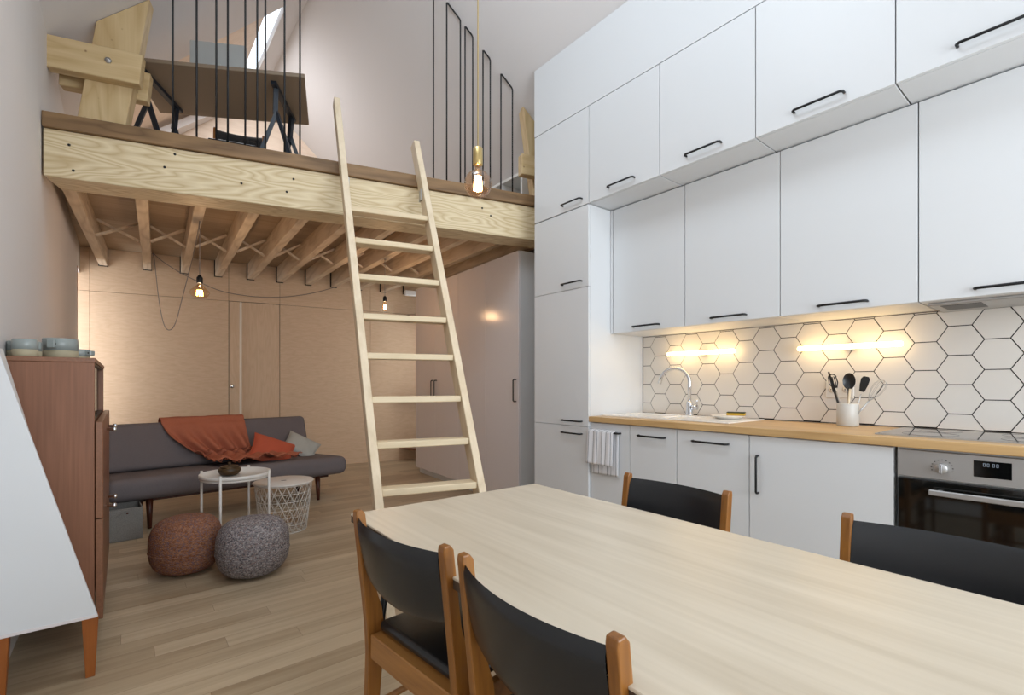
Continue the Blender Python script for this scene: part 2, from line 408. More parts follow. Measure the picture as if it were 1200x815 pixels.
struct('ceiling_right', cr, M['ceiling'])
# roof window in the left slope: plywood-lined sash standing open above the hole
wn = MB()
wn.merge(slope([(xa-.25, ya-.5), (1.105, yb-.45), (1.105, 7.15), (xa-.25, 7.15)], lambda x: zl(x)+.17, .03))
wi = struct('window_1', wn, M['lining'])
# back wall: dark backing and plywood sheets with fine shadow gaps
def bwmat(): return Matrix.Translation(BW0) @ Matrix.Rotation(BWA, 4, 'Z')
def bs(u, v=450): return (UP(u, v, BW0, BWN)-BW0).dot(BWE)
core = MB().box(-.9, 4.3, .02, .14, 0, 2.7).xform(bwmat())
struct('wall_back', core, M['dark_gap'])
s1, s2, sd0, sd1, s5 = bs(105), bs(268), bs(268), bs(328), bs(434)
zs = UP(105, 341, BW0, BWN).z; zd = UP(298, 355, BW0, BWN).z
pb = MB(); g = .002
cols = [-.9, s1, sd0, sd1, s5, 4.2]
for i, (a, b_) in enumerate(zip(cols, cols[1:])):
    if i == 2:
        pb.box(a+g, b_-g, 0, .02, zd+g, 2.7); continue
    pb.box(a+g, b_-g, 0, .02, zs+g, 2.7); pb.box(a+g, b_-g, 0, .02, 0, zs-g)
struct('wall_back_plywood', pb.xform(bwmat()), M['ply'])
sa = bs(282)
dr = MB().box(sd0+.004, sa-.012, .004, .02, .005, zd-.004).box(sa+.014, sd1-.004, .004, .02, .005, zd-.004)
door = struct('door_1', dr.xform(bwmat()), M['ply_z'])
ds = MB().box(sa-.012, sa+.014, -.012, .02, .005, zd-.004, .003)
struct('door_edge', ds.xform(bwmat()), plain('pale_door_edge', 'e0d4c2', .5), door)
kp = UP(272, 453, BW0, BWN)
kb = MB().lathe([(0, 0), (.012, 0), (.012, .02), (.024, .03), (.026, .042), (.018, .052), (0, .053)], seg=20)
kb.xform(Matrix.Translation(kp-Vector((0, 0, 0))) @ Matrix.Rotation(BWA, 4, 'Z') @ Matrix.Rotation(PI/2, 4, 'X'))
struct('door_knob', kb, M['chrome'], door)
gb = MB().box(-.9, 4.3, 0, .12, 2.701, 5.1).xform(bwmat())
struct('wall_gable', gb, M['lining'])
# ------------------------------------------------------------------ loft
B0 = Vector((-.379, 4.03, 0)); BE = Vector((3.18, -.86, 0)).normalized(); BA = math.atan2(BE.y, BE.x); BN = Vector((-BE.y, BE.x, 0))
def bp(s, d, z): return B0+BE*s+BN*d+Vector((0, 0, z))
BL = (3.54-B0.x)/BE.x; BT = .24; BZ0 = 2.40; BZ1 = 2.688; LF = 2.78
def uloft(u, v, d=0.): return UP(u, v, B0+BN*d, BN)
def sloft(u, v, d=0.):
    p = uloft(u, v, d); return (p-B0).dot(BE), p.z
bm_ = MB().box(.0, BL, 0, BT, BZ0, BZ1, .006, 2)
tr_root = thing('loft_beam', 'deep plywood edge beam carrying the loft, bolted along its pale face', 'beam', (B0.x, B0.y, 0), BA)
obj('beam_body', bm_, M['beam'], tr_root)
bolt_mb = []
for (u, v) in ((205, 181), (283, 215), (81, 170), (86, 200), (336, 225), (565, 244), (575, 253), (193, 196), (344, 210)):
    s_, z_ = sloft(u, v)
    k = MB().lathe([(0, 0), (.008, 0), (.007, .004), (0, .005)], seg=10).xform(Matrix.Translation((s_, 0, z_)) @ Matrix.Rotation(PI/2, 4, 'X'))
    obj('screw_head', k, M['black'], tr_root)
tl = MB().box(.0, BL, -.022, .16, BZ1+.002, LF+.003, .006, 2)
tag(obj('loft_edge_board', tl, M['trim'], None, loc=(B0.x, B0.y, 0), rot=BA), 'dark brown oak edge board capping the loft beam', 'board')
p0, p1 = bp(0.005, .165, 0), bp(BL, .165, 0)
lf = MB().prism([(XL+.002, p0.y), (p1.x, p1.y), (3.55, bwy(3.55)-.003), (XL+.002, bwy(XL)-.003)], 'z', 2.70, LF-.003)
struct('floor_loft', lf, M['boards'])
# joists
JZ0, JZ1, JW = 2.50, 2.699, .075
jd = Vector((.055, 1.238, 0)).normalized(); ja = math.atan2(jd.y, jd.x)-PI/2
jb = [(121.5, 312), (173, 316.6), (216, 320.5), (255.8, 324.7), (293.6, 328.5), (327.6, 331.4), (361, 334.2), (390.6, 337.3)]
jx = [UP(u, v, BW0, BWN).x for u, v in jb]
step = (jx[-1]-jx[3])/4
while jx[-1]+step < 3.5: jx.append(jx[-1]+step)
names = {0: 'rough spruce joist nearest the left wall under the loft'}
joists = []
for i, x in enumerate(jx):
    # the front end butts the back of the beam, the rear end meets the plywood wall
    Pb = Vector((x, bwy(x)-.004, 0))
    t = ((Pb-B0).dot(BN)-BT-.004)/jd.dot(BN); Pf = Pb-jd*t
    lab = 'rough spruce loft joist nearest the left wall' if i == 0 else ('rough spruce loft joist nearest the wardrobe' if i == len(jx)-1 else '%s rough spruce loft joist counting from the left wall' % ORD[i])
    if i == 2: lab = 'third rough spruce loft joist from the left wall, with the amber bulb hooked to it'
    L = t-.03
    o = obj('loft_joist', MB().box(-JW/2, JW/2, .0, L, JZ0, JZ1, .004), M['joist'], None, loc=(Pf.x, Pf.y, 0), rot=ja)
    obj('notch_shade', MB().box(-JW/2-.009, JW/2+.003, L+.001, L+.026, JZ0-.006, JZ1), M['dark_gap'], o)  # dark plate stands for the shade in the gap round the joist end
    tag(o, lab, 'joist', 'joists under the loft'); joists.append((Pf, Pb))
# herringbone struts
ps = UZ(140, 270, 2.6); off = (ps-BW0).dot(-BWN)
for i in range(len(joists)-1):
    pts = []
    for Pf, Pb in (joists[i], joists[i+1]):
        t = off/jd.dot(BWN)
        pts.append(Pb-jd*t)
    a, b_ = pts; dd = (b_-a).normalized(); n = jd
    a = a+dd*(JW/2+.006); b_ = b_-dd*(JW/2+.006)
    for k in (0, 1):
        za, zb = ((JZ0+.02, JZ1-.02), (JZ1-.02, JZ0+.02))[k]
        m = MB().bar(a+n*(.024*(k*2-1))+Vector((0, 0, za)), b_+n*(.024*(k*2-1))+Vector((0, 0, zb)), .034, .02)
        tag(obj('bracing_strut', m, M['joist'], world=True), 'thin cross strut %s towards the right between the %s and %s loft joists' % (('rising', 'falling')[k], ORD[i], ORD[i+1]), 'strut', 'crossed struts between the loft joists')
# bent-rod balustrade
def rod_loop(us, vtop, lab, single=False):
    d = .07
    m = MB(); pts = []
    ss = [sloft(u, 175, d)[0] for u in us]
    def ztop(s):
        x = bp(s, d, 0).x
        return min(zl(x), zr(x))-.02
    if single: pts = [(ss[0], d, LF+.004), (ss[0], d, ztop(ss[0]))]
    else: pts = [(ss[0], d, LF+.004), (ss[0], d, ztop(ss[0])-.01), (ss[0]+.008, d, ztop(ss[0]+.008)), (ss[1]-.008, d, ztop(ss[1]-.008)), (ss[1], d, ztop(ss[1])-.01), (ss[1], d, LF+.004)]
    base = bp(ss[0], d, 0)
    m.tube(pts, .0065, 8)
    o = obj('railing_rod', m, M['black'], None, loc=(B0.x, B0.y, 0), rot=BA)
    return tag(o, lab, 'railing', 'bent black rods of the loft balustrade')
rod_loop((202.5, 230.5), 0, 'leftmost bent black rod loop of the loft balustrade, next to the timber truss')
rod_loop((253.5, 267), 0, 'black rod loop standing in front of the left half of the grey monitor and desk')
rod_loop((287.5, 301.5), 0, 'black rod loop standing in front of the loft chair right of the monitor')
rod_loop((311, 333.5), 0, 'black rod loop standing in front of the A-shaped desk trestle')
rod_loop((351.5,), 0, 'single black rod at the right end of the desk, left of the ladder rail', True)
rod_loop((508,), 0, 'single tall black rod just right of the ladder, its top out of frame', True)
rod_loop((523.5, 539.5), 0, 'wide black rod loop left of the hanging brass pendant cord')
rod_loop((545, 554), 0, 'narrow black rod loop directly behind the hanging pendant cord')
rod_loop((566, 574.5), 0, 'narrow black rod loop right of the pendant cord, with bulb in front')
rod_loop((587, 600.5), 0, 'rightmost black rod loop, beside the white box shelf on the loft')
# left truss
td = .27
def tp(u, v): return uloft(u, v, td)
tt = thing('roof_truss', 'bolted spruce roof truss foot on the left of the loft', 'truss', (bp(.3, td, LF)), BA)
def tl_(s, d, z): return (s-.3, d-td, z-LF)
def prism_t(poly, d0, d1): return MB().prism([(s-.3, z-LF) for s, z in poly], 'y', d0-td, d1-td, .004)
c0 = sloft(52, 40, td); c1 = sloft(167, 63, td); c2 = sloft(158, 97, td); c3 = sloft(52, 77, td)
cs0, cs1 = c0[0]+.004, c1[0]
zt, zb = (c0[1]+c1[1])/2, (c2[1]+c3[1])/2
obj('collar_tie', prism_t([(cs0, zb), (cs1-.02, zb), (cs1, zt), (cs0, zt)], td, td+.08), M['truss'], tt)
obj('collar_tie', prism_t([(cs0, zb-.015), (cs1-.02, zb-.015), (cs1, zt-.015), (cs0, zt-.015)], td+.19, td+.27), M['truss'], tt)
r0, r1 = sloft(85, 137, td+.08)[0], sloft(142, 137, td+.08)[0]
q0 = sloft(112, 27, td+.08); q1 = sloft(176, 0, td+.08)
kx = (q0[0]-r0)/(q0[1]-LF); w_ = r1-r0
def rs(z, side): return r0+side*w_+kx*(z-LF)
def zc(side):
    z = 3.3
    for _ in range(30): z = zl(bp(rs(z, side), td+.082, 0).x)-.003
    return z
za_, zb_ = zc(0), zc(1)
obj('rafter', prism_t([(rs(LF, 0), LF+.004), (rs(LF, 1), LF+.004), (rs(zb_, 1), zb_), (rs(za_, 0), za_)], td+.082, td+.188), M['truss_z'], tt)
bs_ = sloft(127, 71, td)
obj('bolt', MB().lathe([(0, 0), (.02, 0), (.02, .008), (.012, .009), (.012, .02), (0, .021)], seg=6).xform(Matrix.Translation((bs_[0]-.3, 0, bs_[1]-LF)) @ Matrix.Rotation(PI/2, 4, 'X')), M['steel'], tt)
# right truss, half hidden by the tall cabinet
t2 = thing('roof_truss', 'spruce roof truss foot on the right of the loft, half hidden by the tall cabinet', 'truss', bp(3.2, .3, LF), BA)
def prism_r(poly, d0, d1): return MB().prism([(s-3.2, z-LF) for s, z in poly], 'y', d0-.3, d1-.3, .004)
a0 = sloft(613, 122, .1); a1 = sloft(627, 225, .1)
def zcr(s):
    return zr(bp(s, .1, 0).x)-.006
sA = a0[0]; sB = a1[0]
zA = min(a0[1], zcr(sA))
obj('rafter', prism_r([(sB, LF+.004), (sB+.22, LF+.004), (sA+.24, zcr(sA+.24)), (sA, zA)], .1, .2), M['truss_z'], t2)
k0 = sloft(611, 180, .03); k1 = sloft(611, 204, .03)
obj('collar_tie', prism_r([(k0[0], k1[1]), (k0[0]+.3, k1[1]), (k0[0]+.3, k0[1]), (k0[0], k0[1])], .02, .098), M['truss'], t2)
# white box shelf on the loft
bc0 = uloft(612, 200, .32); H = bc0.z-LF; D = .62; W = .4
wx = thing('box_shelf', 'small white open box shelf on the loft behind the balustrade, far right', 'shelf', (bc0.x, bc0.y, LF))
b = MB()
b.box(0, W, 0, D, 0, .025).box(0, W, 0, D, H-.025, H).box(0, W, 0, .025, .025, H-.025).box(0, W, D-.025, D, .025, H-.025).box(W-.015, W, .025, D-.025, .025, H-.025)
obj('carcass', b, M['white_matte'], wx)
obj('divider', MB().box(.005, W-.016, .32, .34, .026, H-.026), M['white_matte'], wx)
# desk on trestles, monitor, chair comes later
DZ = LF+.735
dA = UZ(357, 91, DZ); dB = UZ(362, 147, DZ); dC = UZ(166, 72, DZ)
de = (dA-dC).normalized(); dn = Vector((-de.y, de.x, 0)); dl = (dA-dC).length+.1
dang = math.atan2(de.y, de.x); dw = .72
dk = thing('desk', 'grey brown desk on black trestles behind the loft balustrade', 'desk', (dA.x, dA.y, LF), dang)
dli = ROOT[dk.name].inverted(); qA, qB, qC = [dli @ Vector((p.x, p.y, LF)) for p in (dA, dB, dC)]; qC = qC-Vector((.1, 0, 0))
obj('desktop', MB().prism([(qA.x, qA.y), (qB.x, qB.y), (qC.x+qB.x-qA.x, qC.y+qB.y-qA.y), (qC.x, qC.y)], 'z', .735, .765, .003), M['desk'], dk)
for xx in (-.25, -dl+.06):
    t = MB()
    for yy in (.14, .58):
        s_ = 1 if yy > .3 else -1
        t.bar((xx, yy, .725), (xx-.01, yy-.02*s_, .52), .035, .03)
        t.bar((xx, yy-.02*s_, .53), (xx-.17, yy+.03*s_, .0), .028, .028); t.bar((xx, yy-.02*s_, .53), (xx+.17, yy+.03*s_, .0), .028, .028)
    t.bar((xx, .08, .72), (xx, .64, .72), .04, .03); t.bar((xx-.1, .13, .2), (xx-.1, .59, .2), .02, .03)
    obj('trestle', t, M['steel_blue'], dk)
mA = UP(222, 47, dA+dn*.42, dn); mB = UP(288, 55, dA+dn*.42, dn)
mo = thing('computer_monitor', 'grey backed computer monitor standing on the loft desk', 'monitor', ((mA.x+mB.x)/2, (mA.y+mB.y)/2, DZ+.032), dang)
mw = (mA-mB).length; mh = mB.z-DZ-.1
obj('shell', MB().box(-mw/2, mw/2, 0, .035, .08, .08+mh, .008, 2), M['monitor'], mo)
obj('screen', MB().box(-mw/2+.015, mw/2-.015, .036, .04, .1, .06+mh), M['screen'], mo)
obj('stand', MB().box(-.03, .03, -.025, 0, .01, .25, .004).box(-.12, .12, -.1, .1, 0, .012, .004), M['monitor'], mo)
# ------------------------------------------------------------------ wardrobe
wa = -math.atan2(.154, 2.28)
wd = thing('wardrobe', 'large white four-door wardrobe standing under the loft', 'wardrobe', (2.79, 3.38, 0), wa)
WLn = 2.285; WD_ = .58
obj('carcass', MB().box(.022, WD_, .0, WLn, .07, 2.36, .002).box(.05, WD_, .02, WLn-.02, 0, .07), M['white'], wd)
dwid = WLn/4
hy = {0: .04, 1: dwid*2-.085, 2: dwid*3-.045, 3: dwid*3+.045}
for i in range(4):
    d = obj('door', MB().box(0, .02, i*dwid+.0015, (i+1)*dwid-.0015, .075, 2.357, .0015), M['white_gloss'], wd)
    obj('handle', handle(MB(), (0, hy[i], 1.085), (0, 0, 1), (-1, 0, 0), .2, .006, .035), M['black'], d)
# wall shelves beyond the wardrobe
for (u, v, lab) in ((478, 373, 'upper small brown wall shelf at the far end of the wardrobe'), (477, 469, 'middle small brown wall shelf at the far end of the wardrobe'), (483, 527, 'lowest small brown wall shelf at the far end of the wardrobe')):
    p = UP(u, v, BW0-BWN*.16, BWN); s0 = (p-BW0).dot(BWE)
    m = MB().prism([(s0-.15, -.002), (s0+.55, -.002), (s0+.55, -.30), (s0-.02, -.30)], 'z', p.z, p.z+.03, .002).xform(bwmat())
    tag(obj('wall_shelf', m, M['walnut_y'], world=True), lab, 'shelf', 'small shelves at the end of the wardrobe')
p = UP(481, 345, BW0-BWN*.35, BWN); s0 = (p-BW0).dot(BWE)
tag(obj('roller_blind', MB().box(s0-.1, s0+.5, -.43, -.35, p.z-.03, p.z+.04, .008, 2).xform(bwmat()), M['white_matte'], world=True), 'white slim box under the joists at the far end of the wardrobe', 'box')
# ------------------------------------------------------------------ ladder
LT = uloft(400, 193); LT2 = uloft(490, 210)
lv = Vector((-.0856, -.4776, -1.0))
LT = LT-BN*.085; LT2 = LT2-BN*.085
lw = (LT2-LT).dot(BE)
ld = thing('ladder', 'pale pine ladder leaning against the loft beam', 'ladder', (LT+lv*LT.z)[:2]+(0,), BA)
def lloc(p): return ROOT[ld.name].inverted() @ p
z1 = LT.z
def stringer(base, ztop):
    b0 = base+lv*(base.z-.0); t0 = base+lv*(base.z-ztop)
    p, q = lloc(b0), lloc(t0); m = MB(); dep = .118; w = .044
    pts = []
    for o, zz in ((p, 0.003), (q, None)):
        hd = dep/2/.9
        pts += [o+Vector((-w/2, -hd, 0)), o+Vector((w/2, -hd, 0)), o+Vector((w/2, hd, 0)), o+Vector((-w/2, hd, 0))]
    for k in pts[:4]: k.z = .003
    m.hexa(pts, .003); return m
obj('rail', stringer(LT, 3.33), M['ladder'], ld); obj('rail', stringer(LT2, 3.06), M['ladder'], ld)
def z_at(v):
    lo, hi = .0, 3.2
    for _ in range(40):
        z = (lo+hi)/2; p = LT+lv*(LT.z-z); dpt = p.dot(FW); vv = 450-F*(z-HC)/dpt
        if vv > v: lo = z
        else: hi = z
    return z
for v in (243, 280, 322, 368, 414, 465, 518, 573, 650):
    z = z_at(v); p = lloc(LT+lv*(LT.z-z))
    obj('rung', MB().box(p.x+.0225, p.x+lw-.0225, p.y-.054, p.y+.054, z-.036, z+.0, .004), M['rung'], ld)
for s_, zz in ((0, 2.56), (lw, 2.56)):
    p = lloc(LT+lv*(LT.z-zz))
    obj('bracket', MB().box(p.x+(s_-.032 if s_ else .0225), p.x+(s_-.0225 if s_ else .032), p.y+.0, p.y+.06, zz-.03, zz+.05), M['steel'], ld)
# ------------------------------------------------------------------ kitchen
hmat = M['black']
def cab(name, label, cat, x0, x1, y0, y1, z0, z1, group=None):
    t = thing(name, label, cat, ((x0+x1)/2, (y0+y1)/2, z0), 0, group)
    obj('carcass', MB().box(x0+.021, x1, y0+.001, y1-.001, z0, z1, .0015), M['white'], t, world=True)
    return t
def front(t, part, x0, y0, y1, z0, z1, mat=None):
    return obj(part, MB().box(x0, x0+.019, y0+.0015, y1-.0015, z0+.0015, z1-.0015, .0012), mat or M['white'], t, world=True)
def pull(par, x0, y, z, L=.212, vert=False):
    return obj('handle', handle(MB(), (x0, y, z), (0, 0, 1) if vert else (0, 1, 0), (-1, 0, 0), L), hmat, par, world=True)
# tall unit
ta = cab('tall_cabinet', 'tall white three-door cabinet at the far end of the kitchen', 'cabinet', XK, XW-.004, 2.397, YE, .08, 2.458)
obj('plinth', MB().box(XK+.06, XW-.01, 2.40, YE-.003, 0, .08), M['white_matte'], ta, world=True)
for a, b_, hz in ((.082, .83, .775), (.83, 1.859, .868), (1.859, 2.456, 1.905)):
    d = front(ta, 'door', XK, 2.397, YE, a, b_); pull(d, XK, 2.56, hz, .2)
# top row, each cabinet its own thing
ty = [YE, 2.395, 1.8, 1.205, .602, -.02]
tn = ['white top cabinet directly above the tall cabinet', 'second white top cabinet from the loft, above the sink end', 'middle white top cabinet of the upper row',
      'fourth white top cabinet from the loft, with a long black handle', 'rightmost white top cabinet at the corner of the picture']
for i in range(5):
    y1, y0 = ty[i], ty[i+1]
    t = cab('top_cabinet', tn[i], 'cabinet', XK, 3.1, y0+.002, y1-.002, 2.462, 3.168, 'top row of kitchen cabinets')
    d = front(t, 'door', XK, y0+.001, y1-.001, 2.462, 3.168)
    pull(d, XK, {0: 2.56}.get(i, (y0+y1)/2), 2.513, .2 if i == 0 else .217)
obj_p = MB().box(XK, XK+.02, -.6, YE, 3.172, zr(XK+.02)-.004)
tag(obj('filler_panel', obj_p, M['white'], world=True), 'white filler panel between the top cabinets and the sloping ceiling', 'panel')
# wall cabinets
XC = 2.88; wy = [2.37, 1.772, 1.18, .572, -.03]
wn_ = ['white wall cabinet above the sink, next to the tall cabinet', 'white wall cabinet above the faucet and left tube lamp', 'white wall cabinet above the utensil crock and right tube lamp']
WZ0, WZ1 = 1.524, 2.455
for i in range(4):
    y1, y0 = wy[i], wy[i+1]
    lab = wn_[i] if i < 3 else 'white wall cabinet above the hob with an extractor slot below'
    z0 = WZ0 if i < 3 else WZ0+.0
    t = cab('wall_cabinet', lab, 'cabinet', XC, XW-.004, y0+.002, y1-.002, z0, WZ1, 'row of wall cabinets over the worktop')
    d = front(t, 'door', XC, y0+.001, y1-.001, z0, WZ1)
    pull(d, XC, (y0+y1)/2, z0+.033, .215)
    if i == 3:
        h = MB().box(XC+.07, XW-.02, y0+.02, y1-.02, z0-.014, z0-.0005, .003)
        hd = obj('extractor_hood', h, M['steel'], t, world=True)
        for k in range(8):
            obj('vent_slot', MB().box(XC+.08, XC+.1, y1-.36-k*.02, y1-.372-k*.02, z0-.0155, z0-.0135), M['plastic_black'], hd, world=True)
        obj('grease_filter', MB().box(XC+.1, XW-.12, y1-.2, y1-.06, z0-.0155, z0-.0135), M['plastic_black'], hd, world=True)
tag(obj('end_panel', MB().box(XC-.001, XW-.004, 2.373, 2.394, WZ0-.0, WZ1), M['white'], world=True), 'narrow white end panel between the tall cabinet and the wall cabinets', 'panel')
# base cabinets
XB = XK+.02
by = [2.395, 2.046, 1.691, 1.248, .611]
bl = ['narrow white base cabinet with the striped towel hung on it', 'second white base cabinet from the tall cabinet, below the sink', 'white base cabinet with a wide handle, left of the vertical handle', 'wide white base cabinet with a vertical black handle, beside the oven']
for i in range(4):
    y1, y0 = by[i], by[i+1]
    t = cab('base_cabinet', bl[i], 'cabinet', XB, XW-.01, y0+.002, y1-.002, .08, .868, 'row of base cabinets under the worktop')
    obj('plinth', MB().box(XB+.06, XB+.08, y0+.002, y1-.002, 0, .08), M['white_matte'], t, world=True)
    d = front(t, 'door', XB, y0+.001, y1-.001, .085, .866)
    if i == 3: pull(d, XB, y1-.05, .66, .2, True)
    else: pull(d, XB, (y0+y1)/2, .805, (.2, .2, .215)[i])
# oven
OY0, OY1 = -.02, .605
ov = thing('oven', 'built-in steel oven with a dark glass door under the hob', 'oven', (XB+.2, .3, .08))
obj('housing', MB().box(XB+.026, XW-.01, OY0, OY1, .08, .866).box(XB+.06, XB+.08, OY0, OY1, 0, .08), M['white_matte'], ov, world=True)
obj('control_panel', MB().box(XB-.004, XB+.025, OY0+.012, OY1-.006, .745, .86, .002), M['steel'], ov, world=True)
od = obj('oven_door', MB().box(XB-.004, XB+.025, OY0+.012, OY1-.006, .272, .738, .003), M['ovenglass'], ov, world=True)
obj('door_trim', MB().box(XB-.005, XB+.02, OY0+.012, OY1-.006, .262, .272), M['steel'], od, world=True)
hb = MB().bar((XB-.045, OY0+.09, .695), (XB-.045, OY1-.12, .695), .016, .022, bevel=.003)
for y in (OY0+.12, OY1-.15): hb.bar((XB-.045, y, .695), (XB-.003, y, .695), .014, .014)
obj('handle', hb, M['steel'], od, world=True)
obj('lower_panel', MB().box(XB, XB+.02, OY0+.012, OY1-.006, .085, .258, .002), M['white'], ov, world=True)
kn = UP(1104, 549, (XB-.004, 0, 0), (1, 0, 0))
kk = MB().lathe([(0, 0), (.022, 0), (.021, .02), (.018, .024), (0, .024)], seg=24).xform(Matrix.Translation(kn) @ Matrix.Rotation(-PI/2, 4, 'Y'))
kb2 = obj('knob', kk, M['steel'], ov, world=True)
obj('grip', MB().box(kn.x-.034, kn.x-.022, kn.y-.005, kn.y+.005, kn.z-.02, kn.z+.02, .002), M['chrome'], kb2, world=True)
tk = MB()
for i in range(11):
    a = -1.9+i*.38+PI/2
    c = kn+Vector((-.0005, math.cos(a)*.034, math.sin(a)*.034)); tk.box(c.x-.001, c.x, c.y-.0025, c.y+.0025, c.z-.0015, c.z+.0015)
obj('dial_marks', tk, M['plastic_black'], ov, world=True)
s0 = UP(1141, 541, (XB-.004, 0, 0), (1, 0, 0)); s1_ = UP(1186, 565, (XB-.004, 0, 0), (1, 0, 0))
dp = obj('display', MB().box(XB-.0055, XB-.004, s1_.y, s0.y, .775, .84), M['screen'], ov, world=True)
dg = MB()
SEG = {'0': 'abcdef', '8': 'abcdefg', '1': 'bc', '3': 'abgcd'}
def seg7(mb, ch, y, z, h):
    w = h*.5; t = h*.1
    for s_ in SEG[ch]:
        r = {'a': (0, w, h-t, h), 'g': (0, w, h/2-t/2, h/2+t/2), 'd': (0, w, 0, t), 'f': (0, t, h/2, h), 'e': (0, t, 0, h/2), 'b': (w-t, w, h/2, h), 'c': (w-t, w, 0, h/2)}[s_]
        mb.box(XB-.0061, XB-.0056, y-r[0], y-r[1], z+r[2], z+r[3])
ym = (s0.y+s1_.y)/2+.008
for k, ch in enumerate('0'): pass
for k, ch in enumerate(('0', '0', '0', '0')): seg7(dg, ch, ym+.018-k*.011-(.004 if k > 1 else 0), .818, .013)
obj('clock_digits', dg, M['digits'], dp, world=True)
# worktop
wt = MB().box(XK-.002, XW-.002, -.25, 2.394, .87, .909, .003)
tag(obj('worktop', wt, M['worktop'], world=True), 'long oak worktop running over the base cabinets and oven', 'worktop')
# sink
SY0, SY1, SX0, SX1 = 1.42, 2.385, 2.77, 3.235
sk = thing('sink', 'white inset ceramic sink with drainer, left end of the worktop', 'sink', ((SX0+SX1)/2, (SY0+SY1)/2, .91))
sb = MB(); zt_, zb2 = .917, .9095
b1 = (SX0+.05, SX1-.05, 1.99, SY1-.03); b2 = (SX0+.12, SX1-.1, 1.76, 1.96)
xs = [SX0, b1[0], b2[0], b2[1], b1[1], SX1]
sb.box(SX0, SX1, SY1-.03, SY1, zb2, zt_, .002); sb.box(SX0, b1[0], 1.99, SY1-.03, zb2, zt_); sb.box(b1[1], SX1, 1.99, SY1-.03, zb2, zt_)
sb.box(SX0, SX1, 1.96, 1.99, zb2, zt_); sb.box(SX0, b2[0], 1.76, 1.96, zb2, zt_); sb.box(b2[1], SX1, 1.76, 1.96, zb2, zt_)
sb.box(SX0, SX1, SY0, 1.76, zb2, zt_, .002)
obj('sink_top', sb, M['ceramic'], sk, world=True)
for q in (b1, b2):
    w = MB(); w.box(q[0], q[1], q[2], q[3], .9096, .9106)
    obj('bowl', w, M['ceramic'], sk, world=True)
# faucet
fb = UZ(808, 487, .917); fb.x = 3.19; fb = Vector((3.19, UP(808, 480, (3.19, 0, 0), (1, 0, 0)).y, .917))
fc = thing('faucet', 'chrome swan-neck kitchen faucet at the back of the sink', 'faucet', fb)
obj('body', MB().lathe([(0, 0), (.028, 0), (.028, .006), (.023, .012), (.022, .09), (.018, .1), (.012, .105), (0, .105)], seg=24), M['chrome'], fc)
fd = Vector((-.45, .89, 0)).normalized()
R_ = .102
pts = [Vector((0, 0, .1)), Vector((0, 0, .22))]+[Vector((0, 0, .24))+fd*(R_-R_*math.cos(a))+Vector((0, 0, R_*math.sin(a))) for a in [PI*i/16 for i in range(15)]]
e = pts[-1]; pts.append(e+Vector((0, 0, -.05))+fd*.012)
obj('spout', MB().tube(pts, .0125, 14), M['chrome'], fc)
obj('lever', MB().tube([(0, -.015, .06), (-.0, -.06, .06)], .019, 14).tube([(0, -.055, .065), (-.03, -.075, .115)], .006, 8), M['chrome'], fc)
# backsplash: dark grout bed and hexagonal tiles clipped to the wall area
bk = thing('tiled_backsplash', 'cream hexagon tiled splashback with dark joints behind the worktop', 'tiles', (XW, 1.2, .91))
ZT0, ZT1, YT0, YT1 = .912, WZ0-.002, -.3, 2.392
obj('grout_bed', MB().box(XW-.006, XW+.0, YT0, YT1, ZT0, ZT1), M['grout'], bk, world=True)
TH, TS = .1485, .1342
ed = TS*2/3
def clip(poly, ax, val, keep_less):
    out = []
    for i in range(len(poly)):
        p, q = poly[i-1], poly[i]
        ip = (p[ax] <= val) == keep_less or p[ax] == val; iq = (q[ax] <= val) == keep_less or q[ax] == val
        if ip != iq:
            t = (val-p[ax])/(q[ax]-p[ax]); out.append(tuple(p[k]+(q[k]-p[k])*t for k in (0, 1)))
        if iq: out.append(q)
    return out
yA = UP(774.3, 416, (XW, 0, 0), (1, 0, 0)); base_y, base_z = yA.y, yA.z-.010
tm = MB()
for c in range(-2, 20):
    cy = base_y-c*TS
    if cy < YT0-.1: break
    for r in range(-6, 6):
        cz = base_z+(r+.5)*TH+(0 if c % 2 == 0 else TH/2)
        gp = .0045; a = ed-gp*.6; h = TH/2-gp*.5
        poly = [(cy-ed/2+gp*.3, cz-h), (cy+ed/2-gp*.3, cz-h), (cy+ed-gp*.58, cz), (cy+ed/2-gp*.3, cz+h), (cy-ed/2+gp*.3, cz+h), (cy-ed+gp*.58, cz)]
        for ax, val, less in ((0, YT1-.002, True), (0, YT0, False), (1, ZT1-.003, True), (1, ZT0+.004, False)):
            if poly: poly = clip(poly, ax, val, less)
        if len(poly) >= 3:
            ar = abs(sum(poly[i-1][0]*poly[i][1]-poly[i][0]*poly[i-1][1] for i in range(len(poly))))/2
            if ar > 5e-5 and (cz > 1.2 or max(p[1] for p in poly)-min(p[1] for p in poly) > .011): tm.prism(poly, 'x', XW-.010, XW-.006)
obj('hexagon_tiles', tm, M['tile'], bk, world=True)
